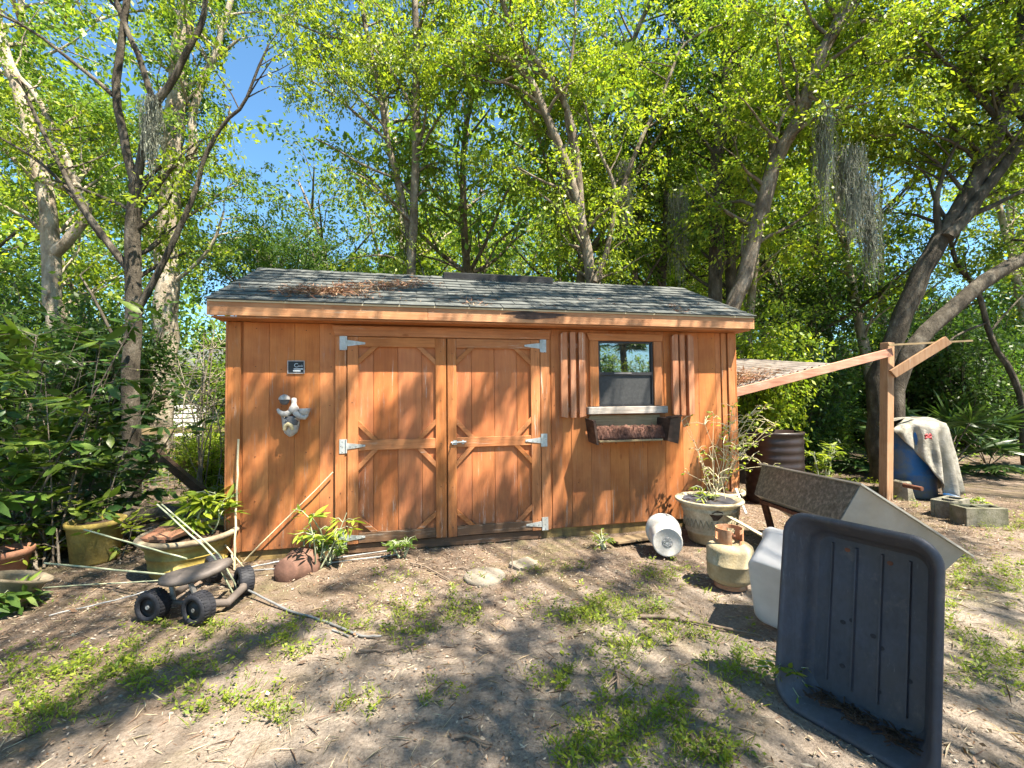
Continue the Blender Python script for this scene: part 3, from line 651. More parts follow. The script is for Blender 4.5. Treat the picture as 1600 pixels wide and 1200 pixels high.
for a_, b_ in ((Bq[0].lerp(Bq[3], .10)+Vector((.03,.03,0)), Vector((4.90,-.47,GZ-.02))), (Bq[1].lerp(Bq[0], .12)+Vector((.03,0,0)), Vector((4.60,-1.40,GZ-.02)))):
    part('leg', MB().bar(a_+Vector((0,0,.02)), b_, .055, .035), M['rust'], ct)
part('axle_bar', MB().bar(Bq[0].lerp(Bq[3],.12)-nn*.022, Bq[1].lerp(Bq[2],.12)-nn*.022, .05, .03), M['rust'], ct)

# ------------------------------------------------------------------ milky bin behind the tub
mb_c = A(1232, 925, 2.95); mbase = G(1216, 992)
bn = thing('milky_storage_bin', (mbase.x, mbase.y, GZ), 'milky white plastic storage bin leaning on its side behind the black tub', 'bin')
Mz = Matrix.Translation(mbase + Vector((.105, .03, .262))) @ Matrix.Rotation(math.radians(35), 4, 'Z') @ Matrix.Rotation(math.radians(72), 4, 'Y') @ Matrix.Rotation(math.radians(12), 4, 'X')
t_ = MB(Mz)
t_.loft([R(.40,.26,.05,-.155), R(.42,.28,.055,-.15), R(.47,.34,.06,.12), R(.50,.37,.065,.125), R(.50,.37,.065,.15), R(.475,.345,.06,.15), R(.46,.33,.06,.12), R(.41,.27,.05,-.14)], True, True, True)
part('shell', t_, M['milky'], bn)
# flat plastic strip leaning from the pot to the bin
solo('plastic_strip', MB().bar(A(1137,806,4.02), A(1212,848,3.02), .055, .008, Vector((.3,.2,1))), M['cane'], A(1170,830,3.4), 'pale flat strip leaning from the broken pot to the milky bin', 'strip')
solo('white_stick', MB().bar(A(1150,764,4.35), A(1166,803,4.05), .016, .012), M['white_plastic'], A(1158,785,4.2), 'short white stick poking out of the right hand pot', 'stick')

# ------------------------------------------------------------------ gas tank
tc = G(1160, 930) + Vector((.03, .155, 0))
tk = thing('gas_tank', tc, 'cream gas tank with rusty collar standing between broken pot and milky bin', 'gas cylinder')
r0 = .155
part('body', MB().lathe([(.0,.02),(.10,.02),(.11,.035),(.145,.055),(r0,.085),(r0,.165),(r0+.003,.168),(r0+.003,.176),(r0,.179),(r0,.262),(.150,.284),(.130,.300),(.100,.309),(.05,.314),(.001,.315)], tc, 32), M['tank'], tk)
part('foot_ring', MB().lathe([(.108,.0),(.110,.03),(.104,.03),(.102,.0)], tc, 24), M['tank_rust'], tk)
cb = MB(); rr0 = .092; n_ = 40
for k in range(n_):                               # collar with hand holes
    t0, t1 = 2*math.pi*k/n_, 2*math.pi*(k+1)/n_
    hole = (k % 13) in (3,4,5,6)
    gap_ = 27 <= k <= 30
    if gap_: continue
    for z0, z1 in (((.298,.335),(.385,.412)) if hole else ((.298,.412),)):
        P_ = []
        for z in (z0, z1):
            for t in (t0, t1):
                for rr_ in (rr0, rr0-.005): P_.append((tc.x+rr_*math.cos(t), tc.y+rr_*math.sin(t), tc.z+z))
        cb.add(P_, [(0,2,6,4),(1,5,7,3),(4,6,7,5),(0,1,3,2),(0,4,5,1),(2,3,7,6)])
part('collar', cb, M['tank_rust'], tk)
part('valve', MB().tube([tc+Vector((0,0,.31)), tc+Vector((0,0,.36))], .018, 10).tube([tc+Vector((0,0,.345)), tc+Vector((.045,0,.345))], .012, 8).lathe([(.001,.372),(.028,.372),(.030,.362),(.028,.352),(.001,.352)], tc, 12), M['rust'], tk)

# ------------------------------------------------------------------ white bucket on its side
bc = G(1050, 868); bc = Vector((bc.x, bc.y+.10, GZ))
bk = thing('white_bucket', bc, 'dirty white plastic bucket lying on its side by the shed wall', 'bucket')
ax = Vector((.36, .80, .03)).normalized(); bx = ax.orthogonal().normalized(); by = ax.cross(bx)
MBk = Matrix((bx, by, ax)).transposed().to_4x4(); MBk.translation = bc + Vector((-.03, -.05, .150))
part('shell', MB(MBk).lathe([(.001,-.155),(.108,-.155),(.118,-.160),(.122,-.150),(.130,.0),(.136,.10),(.148,.102),(.148,.115),(.138,.118),(.139,.150),(.150,.152),(.151,.170),(.146,.178),(.138,.176),(.134,.10),(.118,-.145),(.001,-.148)], (0,0,0), 36), M['white_plastic'], bk)
em = MB(MBk)
em.lathe([(.040,-.1565),(.043,-.1565),(.043,-.1550),(.040,-.1550)], (0,0,0), 24)
for k in range(5):
    t = 2*math.pi*k/5+.3; em.lathe([(.010,-.1565),(.013,-.1565),(.013,-.1550),(.010,-.1550)], (.024*math.cos(t), .024*math.sin(t), 0), 10)
part('moulded_mark', em, M['silver'], bk)
wr = MB(MBk); wr.tube([( .148*math.cos(t), .148*math.sin(t), .13+.06*math.sin(t)**2) for t in [math.radians(a_) for a_ in range(180, 361, 12)]], .003, 5); part('wire_handle', wr, M['conduit'], bk)

# ------------------------------------------------------------------ pots
def pot(name, c, prof, mk, label, group=None, soil=None, n=32, wob=0.0, band=True):
    th_ = thing(name, c, label, 'flower pot', group)
    part('shell', MB().lathe(prof, c, n, True, wob, True), M[mk], th_)
    if soil: 
        sm = MB(); r_s, z_s = soil
        sm.lathe([(r_s, z_s), (r_s*.7, z_s+.02), (r_s*.3, z_s+.03), (.001, z_s+.025)], c, 16); part('soil', sm, M['soil'], th_)
    return th_
pc = G(1136, 857)+Vector((.0,.24,0))
pA = pot('embossed_pot', pc, [(.17,0),(.185,.01),(.20,.09),(.210,.095),(.213,.11),(.206,.12),(.235,.29),(.245,.30),(.245,.315),(.238,.325),(.262,.350),(.300,.372),(.305,.388),(.298,.397),(.275,.395),(.235,.36),(.225,.34)], 'pot', 'broad cream pot with embossed band and holed side next to the white bucket', None, (.225,.345))
hb_ = MB()
for k in range(30):                               # embossed relief band
    t = 2*math.pi*k/30; rr_ = .224
    hb_.tube([(pc.x+rr_*math.cos(t+d_*.05)*(1.0+.005), pc.y+rr_*math.sin(t+d_*.05), pc.z+.15+e_) for d_, e_ in ((-2,.0),(-1,.045),(0,.08),(1,.05),(1.6,.02),(.6,.0))], .005, 4, cap=False)
part('embossed_band', hb_, M['pot'], pA)
dirn = (CAM-pc); dirn.z = 0; dirn.normalize(); sdv = Vector((-dirn.y, dirn.x, 0))
hole = MB(); P_ = []
for k in range(9):
    t = 2*math.pi*k/9; u_ = .052*math.cos(t)*(1+.3*math.sin(3*t)); vv = .045*math.sin(t)*(1+.2*math.sin(2*t))
    zz = .285+vv; rad_ = .20+.035*(zz-.12)/.17+.006
    base_ = pc + sdv*(u_+.060) + dirn*math.sqrt(max(rad_**2-(u_+.060)**2, 0)); P_.append(base_+Vector((0,0,zz)))
hole.add(P_+[p-dirn*.02 for p in P_], [tuple(range(9)), tuple(range(17,8,-1))]+[(i,(i+1)%9,9+(i+1)%9,9+i) for i in range(9)])
part('broken_hole', hole, M['soil'], pA)
bag = MB(); rings = []
for r_ in range(6):
    rings.append([(pc.x+(.04+.038*r_)*math.cos(t), pc.y+(.04+.038*r_)*math.sin(t), pc.z+.372+.02*mnoise.noise(Vector((math.cos(t)*2, math.sin(t)*2, r_)))+.012*r_/5) for t in [2*math.pi*k/20 for k in range(20)]])
bag.loft(rings, True, True); part('plastic_liner', bag, M['tub'], pA)
pc2 = G(1170, 845)+Vector((.04,.46,0))
pB = pot('double_ring_pot', pc2, [(.15,0),(.165,.01),(.205,.29),(.222,.295),(.226,.312),(.215,.322),(.222,.34),(.245,.345),(.250,.362),(.247,.382),(.225,.386),(.205,.33)], 'pot', 'cream pot with double ringed rim standing behind the embossed pot', None, (.205,.335))
# planter left of the shed
pc3 = G(268, 912)+Vector((-.01,.30,0))
pL = pot('planter_tub', pc3, [(k_[0]*.90, k_[1]*.74) for k_ in ((.265,0),(.285,.015),(.295,.09),(.302,.094),(.302,.106),(.297,.11),(.312,.205),(.320,.209),(.320,.221),(.314,.226),(.325,.30),(.345,.312),(.348,.330),(.345,.345),(.362,.352),(.385,.372),(.388,.400),(.372,.412),(.345,.405),(.32,.36))], 'yellow_pot', 'big round yellowed planter with rolled rim left of the shed corner', None, (.30,.27), 36)
lp = MB(); lp.lathe([(k_[0]*.90, k_[1]*.742) for k_ in ((.348,.345),(.364,.350),(.390,.370),(.394,.398),(.378,.416),(.342,.408))], pc3, 36); part('rim', lp, M['pot_gray'], pL)
sh_ = MB(); P_ = [pc3+Vector(p) for p in ((-.28,-.15,.312),(-.06,-.26,.315),(.07,-.12,.335),(-.03,.12,.35),(-.24,.10,.345))]
sh_.add(P_+[p-Vector((0,0,.022)) for p in P_], [(0,1,2,3,4),(9,8,7,6,5),(0,5,6,1),(1,6,7,2),(2,7,8,3),(3,8,9,4),(4,9,5,0)])
solo('clay_slab', sh_, M['terracotta'], pc3+Vector((-.1,0,.33)), 'flat broken terracotta slab lying on the rim of the yellowed planter', 'clay shard')
sh_ = MB(); P_ = [pc3+Vector(p) for p in ((-.19,-.22,.335),(.0,-.275,.335),(.10,-.16,.362),(.0,-.08,.368))]
sh_.add(P_+[p-Vector((0,0,.02)) for p in P_], [(0,1,2,3),(7,6,5,4),(0,4,5,1),(1,5,6,2),(2,6,7,3),(3,7,4,0)])
solo('clay_shard', sh_, M['terracotta'], pc3+Vector((0,-.2,.34)), 'smaller terracotta piece resting against the slab on the yellowed planter', 'clay shard')
# tipped brown pot
cc = G(455, 905)+Vector((0,.10,0)); tp = thing('tipped_clay_pot', cc, 'brown clay pot lying half sunken at the foot of the shed wall', 'flower pot')
MP = Matrix.Translation(cc+Vector((0,0,.045))) @ Matrix.Rotation(math.radians(-100), 4, 'X') @ Matrix.Rotation(math.radians(18), 4, 'Y')
part('shell', MB(MP).lathe([(.001,-.13),(.085,-.13),(.095,-.12),(.125,.06),(.142,.065),(.146,.12),(.136,.125),(.120,.05),(.085,-.11),(.001,-.115)], (0,0,0), 24), M['brown_clay'], tp)
# pots at the left edge
c4 = G(8, 912)+Vector((-.08,.12,0)); pot('orange_clay_pot', c4, [(.09,0),(.10,.01),(.135,.17),(.152,.175),(.156,.225),(.146,.23),(.125,.16)], 'terracotta', 'orange terracotta pot at the left edge under the shrub', None, (.12,.18), 24)
c5 = G(8, 962)+Vector((-.08,.12,0)); th5 = thing('cracked_gray_pot', c5, 'cracked gray tan pot with flared rim at the far left', 'flower pot')
MP = Matrix.Translation(c5+Vector((0,0,.0))) @ Matrix.Rotation(math.radians(-12), 4, 'X') @ Matrix.Rotation(math.radians(14), 4, 'Y')
part('shell', MB(MP).lathe([(.075,0),(.085,.01),(.135,.17),(.165,.19),(.170,.205),(.155,.207),(.128,.18),(.075,.02)], (0,0,0), 24, True, .05), M['pot_gray'], th5)
c6 = G(128, 886)+Vector((.0,.16,0)); pot('tall_yellow_planter', c6, [(.15,0),(.16,.02),(.19,.30),(.205,.31),(.205,.345),(.19,.35),(.18,.29)], 'yellow_pot', 'tall yellow mossy planter in shade beside the leafy shrub', None, (.18,.30), 28)
c7 = G(40, 880)+Vector((-.1,.20,0)); pot('cream_planter', c7, [(.22,0),(.23,.02),(.26,.26),(.28,.27),(.28,.31),(.26,.312),(.24,.25)], 'yellow_pot', 'cream planter behind the orange pot at the left edge', None, (.24,.26), 28)

# ------------------------------------------------------------------ rolling garden seat
w1, w2 = G(230, 977), G(303, 982)
cs = (w1+w2)/2+Vector((.1,.35,0)); gs = thing('rolling_garden_seat', (cs.x, cs.y, GZ), 'low four wheeled garden seat cart with dark seat and black knobbly tyres', 'garden cart')
WR = .094
def wheel(c, axd, lab=None):
    a_ = axd.normalized(); b_ = a_.orthogonal().normalized(); c_ = a_.cross(b_); Mw = Matrix((b_, c_, a_)).transposed().to_4x4(); Mw.translation = c
    wh = part('wheel', MB(Mw).lathe([(.001,-.030),(.020,-.036),(.030,-.030),(.050,-.022),(.058,-.030),(.058,.030),(.050,.022),(.030,.030),(.020,.036),(.001,.030)], (0,0,0), 24), M['black_plastic'], gs)
    ty = MB(Mw); ty.lathe([(.056,-.036),(.066,-.048),(.084,-.046),(.094,-.034),(WR,-.012),(WR,.012),(.094,.034),(.084,.046),(.066,.048),(.056,.036)], (0,0,0), 28)
    for k in range(28):
        t = 2*math.pi*k/28
        for s_ in (-1, 1):
            rr_ = .091; p = (rr_*math.cos(t+.07*s_), rr_*math.sin(t+.07*s_), s_*.022); q = ((rr_+.0055)*math.cos(t+.07*s_), (rr_+.0055)*math.sin(t+.07*s_), s_*.022)
            ty.bar(p, q, .010, .030, Vector((0,0,1)))
    part('tyre', ty, M['rubber'], wh)
    part('hub_cap', MB(Mw).lathe([(.012,-.040),(.012,.040)], (0,0,0), 10, cap0=True, cap1=True), M['conduit'], wh)
fwd = (w2-w1).normalized(); perp = Vector((-fwd.y, fwd.x, 0)); perp = perp if perp.y > 0 else -perp
pa, pb_ = w1+Vector((0,.06,WR)), w2+Vector((0,.06,WR))
pcW = G(378, 932)+Vector((.0,.04,WR)); pdW = G(325, 912)+Vector((.02,.05,WR))
axd = (Vector((-.35,-1,0))).normalized()
for p, a_ in ((pa, Vector((-.40,-1,.02))), (pb_, Vector((-.55,-1,.02))), (pcW, Vector((-.95,-.62,.04))), (pdW, Vector((-.85,-.6,.0)))): wheel(p, a_)
fr = MB(); zf = WR+GZ+.01
mid_ = (pa+pb_+pcW+pdW)/4
fr.tube([pa+Vector((.02,.06,0)), pa.lerp(pdW,.35)+Vector((0,.02,-.015)), pa.lerp(pdW,.75)+Vector((-.02,.03,-.01)), pdW], .024, 8)
fr.tube([pb_+Vector((.03,.05,0)), pb_.lerp(pcW,.4)+Vector((.07,-.05,-.03)), pb_.lerp(pcW,.75)+Vector((.06,-.02,-.01)), pcW], .026, 8)
fr.tube([pa+Vector((.03,.05,0)), pb_+Vector((-.02,.06,0))], .014, 8); fr.tube([pcW, pdW], .014, 8)
part('frame', fr, M['seat'], gs)
sc_ = A(306, 889, 2.87); 
st_ = MB(Matrix.Translation(sc_) @ Matrix.Rotation(math.radians(14), 4, 'Z') @ Matrix.Rotation(math.radians(-6), 4, 'Y'))
rings = []
for z, k_ in ((-.038,.72),(-.036,.92),(-.026,1.0),(-.004,.99),(.006,.90),(.012,.6),(.014,.2)):
    rings.append([(.205*k_*math.cos(t)*(1.0 if math.cos(t) > 0 else .96), .125*k_*math.sin(t)*(1-.12*math.cos(t)), z+.012*math.cos(2*t)*k_+ .015*(k_**2)*max(0,-math.cos(t))*-1) for t in [2*math.pi*q/28 for q in range(28)]])
st_.loft(rings, True, True, True); part('seat', st_, M['seat'], gs)
for dx, dy, tx, ty_ in ((-.13,-.03,pa.x+.10,pa.y+.03), (.0,-.09,pb_.x+.0,pb_.y+.02), (.14,.04,pcW.x-.11,pcW.y+.05)):
    part('seat_leg', MB().bar(sc_+Vector((dx,dy,-.03)), Vector((tx,ty_,GZ+WR)), .026, .012), M['conduit'], gs)

# ------------------------------------------------------------------ stakes, canes and conduits
def smooth_rod(pts):
    out = []
    for i in range(len(pts)-1):
        for k in range(5): out.append(pts[i].lerp(pts[i+1], k/5)+Vector((rnd.gauss(0,.002), rnd.gauss(0,.002), rnd.gauss(0,.0015))))
    return out+[pts[-1]]
def rod(name, pts, r_, mk, label, group, cat='stake'):
    pts = [Vector(p) for p in pts]; c_ = pts[0].lerp(pts[-1], .5)
    return solo(name, MB().tube(smooth_rod(pts), r_*.8, 7), M[mk], c_, label, cat, group)
SG = 'stakes and canes strewn by the shed corner'
rod('cane', [Wp(373,686,-.045), Wp(370,780,-.075), G(366,890)], .0105, 'cane', 'upright cream cane leaning on the left corner board of the shed', SG, 'cane')
rod('cane', [Wp(520,738,-.035), G(376,882)], .0075, 'cane', 'cream cane leaning diagonally against the shed wall left of the doors', SG, 'cane')
rod('stake', [A(246,788,3.35), A(335,870,3.02), G(368,935)], .0075, 'stake', 'thick stake crossing in front of the yellowed planter, nearer of a pair', SG)
rod('stake', [A(253,788,3.40), A(342,866,3.06), G(376,930)], .007, 'stake', 'thick stake crossing in front of the yellowed planter, farther of a pair', SG)
rod('stake', [A(303,793,3.7), G(384,890)], .0075, 'cane', 'stake leaning over the planter rim towards the shed corner', SG)
rod('stake', [A(350,812,4.0), G(366,886)], .008, 'cane', 'short stake between planter and shed corner', SG)
rod('stake', [A(132,827,3.3), A(210,850,3.15), A(292,873,3.05)], .007, 'stake', 'long stake passing in front of the yellowed planter towards the seat', SG)
rod('stake', [A(70,880,3.45), A(262,898,3.05)], .0085, 'stake', 'pale green stake lying low from the shrub to the seat', SG)
rod('stake', [G(45,922)+Vector((0,0,.01)), G(290,911)+Vector((0,0,.03))], .006, 'stake', 'thin stake flat on the mulch behind the seat', SG)
rod('conduit', [G(75,964)+Vector((0,0,.008)), G(180,942)+Vector((0,0,.02)), G(250,925)+Vector((0,0,.03))], .006, 'conduit', 'gray rod on the mulch left of the seat wheels', SG, 'rod')
rod('conduit', [G(388,934)+Vector((0,0,.05)), G(450,957)+Vector((0,0,.015)), G(500,970)+Vector((0,0,.008)), G(565,996)+Vector((0,0,.008)), G(596,997)+Vector((0,0,.012))], .0095, 'conduit', 'long bent metal conduit running out over the dirt from the cart wheel', SG, 'pipe')
rod('conduit', [G(520,985)+Vector((0,0,.006)), G(545,996)+Vector((0,0,.006))], .006, 'conduit', 'short piece of rod beside the long bent conduit', SG, 'rod')
rod('conduit', [G(388,902)+Vector((0,0,.05)), G(480,893)+Vector((0,0,.04))], .007, 'conduit', 'rod passing in front of the sunken clay pot', SG, 'rod')
rod('conduit', [G(386,896)+Vector((0,0,.04)), G(430,890)+Vector((0,0,.06)), A(478,870,3.75)], .0085, 'conduit', 'rod resting over the top of the sunken clay pot', SG, 'pipe')
rod('conduit', [G(490,879)+Vector((0,0,.01)), G(605,864)+Vector((0,0,.02))], .008, 'conduit', 'upper conduit lying along the foot of the doors', SG, 'pipe')
rod('conduit', [G(495,884)+Vector((0,0,.01)), G(620,868)+Vector((0,0,.01))], .008, 'conduit', 'lower conduit lying along the foot of the doors', SG, 'pipe')
# ------------------------------------------------------------------ ground bits
c_ = G(762, 915); st2 = solo('stepping_stone', MB().lathe([(.001,-.02),(.155,-.02),(.158,.015),(.148,.028),(.001,.030)], c_+Vector((0,.14,0)), 24, True, .02), M['pale_stone'], c_+Vector((0,.14,0)), 'round pale stepping stone in front of the right door', 'paver')
c_ = G(820, 885); solo('stone_slab', MB(Matrix.Translation(c_) @ Matrix.Rotation(.5,4,'Z') @ Matrix.Rotation(.06,4,'X')).box(-.10,.11,-.05,.09,-.02,.030), M['pale_stone'], c_, 'small pale stone slab behind the round stepping stone', 'paver', None, .01)
c_ = G(990, 848); solo('weathered_board', MB(Matrix.Translation(c_+Vector((.02,.06,.02))) @ Matrix.Rotation(.12,4,'Z') @ Matrix.Rotation(-.10,4,'X')).box(-.22,.24,-.10,.10,-.012,.012), M['rough_wood'], c_, 'short weathered board lying on the ground left of the bucket', 'board', None, .004)
def stick(pts, r_, label):
    P_ = []; R_ = []
    for i in range(len(pts)-1):
        for k in range(4):
            t = k/4; p = pts[i].lerp(pts[i+1], t); P_.append(p+Vector((rnd.gauss(0,.006), rnd.gauss(0,.006), abs(rnd.gauss(0,.004)))))
    P_.append(pts[-1]); n_ = len(P_); R_ = [r_*(1-.55*i/n_) for i in range(n_)]
    s_ = MB().tube(P_, R_, 6)
    for k in range(2):
        i = rnd.randrange(1, n_-1); d_ = (P_[i]-P_[i-1]).normalized(); sdv_ = Vector((-d_.y, d_.x, .1))*rnd.choice((-1,1))
        s_.tube([P_[i], P_[i]+(d_+sdv_*.8)*.06], [R_[i]*.6, R_[i]*.2], 5)
    solo('fallen_stick', s_, M['stick'], P_[n_//2], label, 'stick', 'fallen sticks on the dirt')
gv = lambda a_, b_, h=.01: G(a_, b_)+Vector((0,0,h))
stick([gv(1000,965), gv(1060,970), gv(1110,980), gv(1190,996)], .013, 'long crooked branch on the ground left of the black tub')
stick([gv(640,882), gv(665,888), gv(702,908)], .010, 'pale crooked stick in front of the door gap')
stick([gv(655,870), gv(645,888)], .006, 'small pale twig by the left door sill')
stick([gv(712,1155), gv(770,1168)], .008, 'short twig at the bottom edge of the dirt')
stick([gv(1078,1155), gv(1105,1178), gv(1135,1200)], .010, 'grayish stick near the lower right among weeds')
stick([gv(962,1048), gv(966,1082)], .009, 'dark reddish stick standing among weeds right of center')
stick([G(800,893), G(800,893)+Vector((.01,.02,.20))], .006, 'thin dark twig standing up beside the stone slab')
stick([gv(560,1022), gv(610,1018), gv(655,1012)], .006, 'thin dark twig lying across the middle of the dirt')
stick([gv(740,1010), gv(762,1022)], .006, 'short dark twig in the middle of the dirt')
stick([gv(718,890), gv(738,893)], .007, 'short brown twig behind the weeds by the doors')
stick([gv(905,1120), gv(925,1128), gv(940,1138)], .006, 'small curved twig in the shade right of center')

# ------------------------------------------------------------------ things at the back right
c_ = G(1455, 780); c_ = Vector((c_.x+.02, c_.y+.28, GZ))
brl = thing('blue_barrel', c_, 'blue plastic barrel stained with algae half hidden under a dirty tarp', 'barrel')
part('body', MB().lathe([(.27,0),(.285,.02),(.29,.28),(.296,.29),(.296,.32),(.29,.33),(.29,.60),(.296,.61),(.296,.64),(.29,.65),(.285,.86),(.275,.90),(.262,.90),(.262,.86),(.001,.85)], c_, 36, cap0=True), M['blue'], brl)
tp_ = thing('draped_tarp', c_+Vector((.28,.0,0)), 'dirty gray translucent tarp draped over the blue barrel and reaching the ground', 'tarp')
tm = MB(); rings = []; nT = 110; tcx = c_+Vector((.09,.0,0))
for j in range(22):
    v_ = j/21; ring = []
    for i in range(nT+1):
        a_ = math.radians(-168 + (360-95*min(1, max(0, (v_-.1)/.25)))*i/nT); fold = math.sin(a_*9+v_*1.5)+.6*math.sin(a_*17+2)+.8*mnoise.noise(Vector((a_*3, v_*2, 1)))
        top = .93+.14*math.exp(-((v_)/.12)**2)
        if v_ < .25: rr_ = .02+.36*(v_/.25)**.8; z = 1.03-.07*(v_/.25)**2+.05*mnoise.noise(Vector((math.cos(a_)*2*v_*4, math.sin(a_)*2*v_*4, 5)))
        else: q = (v_-.25)/.75; rr_ = .385+.09*q+.05*fold*min(1, q*2); z = .96-(.90+.06*math.sin(a_*4))*q
        edge = min(i, nT-i)/nT
        if i < 30 and v_ > .25: z = max(z, .96-.9*((v_-.25)/.75)*(.10+.90*(i/30)**1.2)); 
        ring.append((tcx.x+rr_*.92*math.cos(a_), tcx.y+rr_*.92*math.sin(a_), GZ+z-.02*fold*(v_ < .3)*v_))
    rings.append(ring)
tm.loft(rings, True, closed=False); o = part('sheet', tm, M['tarp'], tp_); s_ = o.modifiers.new('s','SOLIDIFY'); s_.thickness = .003
bw = thing('red_bow', A(1449,681,5.62), 'faded red bow tied at the top front of the draped tarp', 'bow'); q0 = A(1449,684,5.60)
for s_ in (-1, 1):
    for t in (.9, -.4): part('loop', MB().tube([q0, q0+Vector((s_*.03,-.015,.02+.03*t)), q0+Vector((s_*.05,-.01,.035*t)), q0+Vector((s_*.03,0,-.01))], [.006,.012,.010,.004], 6), M['red'], bw)
c2_ = G(1508, 790)
solo('blue_scoop', MB(Matrix.Translation(c2_+Vector((0,.12,.04))) @ Matrix.Rotation(.5,4,'Y')).lathe([(.001,-.03),(.07,-.03),(.10,.04),(.108,.04),(.078,-.04),(.001,-.04)], (0,0,0), 18), M['blue'], c2_, 'bright blue dish lying at the foot of the tarp', 'dish')
c3_ = G(1425, 782); solo('rotten_stump', MB().lathe([(.001,-.02),(.12,-.02),(.105,.10),(.095,.22),(.08,.235),(.001,.225)], c3_+Vector((0,.1,0)), 12, False, .10), M['concrete'], c3_, 'small rotten stump left of the blue barrel', 'stump')
solo('iron_pipe', MB().tube([A(1412,758,5.45), A(1441,764,5.25)], .026, 10), M['rust'], A(1426,760,5.35), 'rusty pipe stub resting on the rotten stump', 'pipe')
def block(px, py, rot, L_, label):
    c_ = G(px, py); Mb = Matrix.Translation(c_+Vector((0,.1,0))) @ Matrix.Rotation(rot, 4, 'Z')
    b_ = MB(Mb); b_.box(-L_/2, L_/2, -.1, -.065, -.02, .18); b_.box(-L_/2, L_/2, .065, .1, -.02, .18)
    for x_ in (-L_/2, -.018, L_/2-.036): b_.box(x_, x_+.036, -.0645, .0645, -.02, .179)
    return solo('concrete_block', b_, M['concrete'], c_, label, 'concrete block', 'concrete blocks by the barrel', .004)
block(1502, 808, .25, .40, 'mossy concrete block in front of the tarp, left one of two')
block(1548, 822, -.30, .40, 'concrete block farther right, overgrown with a weed')
# dark bin behind the steel tray
c_ = G(1226, 788); c_ = Vector((c_.x, c_.y+.15, GZ))
dbn = thing('dark_compost_bin', c_, 'dark brown round plastic bin standing behind the steel cart tray', 'bin')
H_ = 0.86
prof = [(.31,0),(.325,.02)]
for k in range(8): z = .04+k*.100; prof += [(.328,z),(.334,z+.012),(.334,z+.05),(.328,z+.062)]
part('body', MB().lathe(prof+[(.33,H_),(.345,H_+.005),(.345,H_+.035),(.31,H_+.04),(.30,H_-.02),(.001,H_-.06)], c_, 40), M['brown_stack'], dbn)
c9 = G(1186, 760)+Vector((.05,.35,0)); pot('dark_nursery_pot', c9, [(.16,0),(.20,.40),(.215,.405),(.215,.44),(.20,.44),(.19,.38)], 'rubber', 'black nursery pot between shed corner and dark bin', None, (.19,.38), 24)

# ------------------------------------------------------------------ neighbour house, wire fence and lumber, back left
H0 = A(210, 640, 17.0); hx = H0.x; hy = H0.y
nh = thing('white_neighbour_house', (hx, hy+3, GZ), 'white clapboard house showing through the trees at the left', 'house')
hw = MB().box(hx-7.0, hx+3.4, hy+.03, hy+6, GZ-.2, 2.5); part('wall', hw, M['white_siding'], nh)
for k in range(14):
    z = GZ+.02+k*.18
    cl = MB(); cl.add([(hx-7.02,hy+.0,z),(hx+3.42,hy+.0,z),(hx+3.42,hy+.028,z+.178),(hx-7.02,hy+.028,z+.178),(hx-7.02,hy+.029,z),(hx+3.42,hy+.029,z)], [(0,1,2,3),(0,4,5,1)]); part('clapboard', cl, M['white_siding'], nh)
rf = MB(); rf.prism([(hy-.5,2.35),(hy+3,3.5),(hy+6.5,2.35),(hy+6.5,2.45),(hy+3,3.62),(hy-.5,2.45)], hx-7.3, hx+3.7)
rf.v = [Vector((v_.y, v_.x, v_.z)) for v_ in rf.v]; part('roof', rf, M['shingle'], nh)
for xx in (hx-4.5, hx-.5): 
    wn_ = part('window', MB().box(xx, xx+1.0, hy-.03, hy-.005, .9, 2.0), M['gray_wood'], nh); part('pane', MB().box(xx+.08, xx+.92, hy-.04, hy-.031, .98, 1.92), M['glass'], wn_)
# wire fence
fa_, fb_ = A(258, 640, 6.6), A(345, 640, 6.9)
wf = thing('wire_fence', ((fa_.x+fb_.x)/2, (fa_.y+fb_.y)/2, GZ), 'welded wire fence panel on wooden rail behind the shed corner', 'fence')
fdir = (fb_-fa_); fdir.z = 0; fl_ = 2.6; fdir.normalize(); f0 = Vector((fa_.x, fa_.y, GZ))-fdir*1.0
wm = MB()
for k in range(int(fl_/.075)+1): p = f0+fdir*k*.075; wm.bar(p+Vector((0,0,.05)), p+Vector((0,0,.85)), .004, .004, Vector((0,1,0)))
for z in (.06,.14,.22,.32,.45,.6,.75,.85): wm.bar(f0+Vector((0,-.005,z)), f0+fdir*fl_+Vector((0,-.005,z)), .004, .004)
part('wire_mesh', wm, M['conduit'], wf)
part('top_rail', MB().bar(f0+Vector((0,.03,.93)), f0+fdir*fl_+Vector((0,.03,.93)), .04, .09), M['rough_wood'], wf); 
for k in (0, 1): p = f0+fdir*fl_*k+Vector((0,.04,0)); part('post', MB().bar(p-Vector((0,0,.1)), p+Vector((0,0,1.0)), .09, .09, Vector((0,1,0))), M['rough_wood_v'], wf)
b1 = solo('garden_bed_board', MB().bar(A(245,708,5.6), A(352,700,5.8), .04, .09), M['rough_wood'], A(300,704,5.7), 'long mossy board lying level behind the planter', 'board')
solo('garden_bed_board', MB().bar(A(262,728,5.3), A(350,722,5.5), .04, .09), M['skid'], A(300,725,5.4), 'yellowed board below the mossy one behind the planter', 'board')
solo('leaning_plank', MB().bar(A(222,690,5.4), A(318,770,4.6), .05, .10), M['dark_wood'], A(270,730,5.0), 'thick old plank sloping down to the shed corner', 'plank')
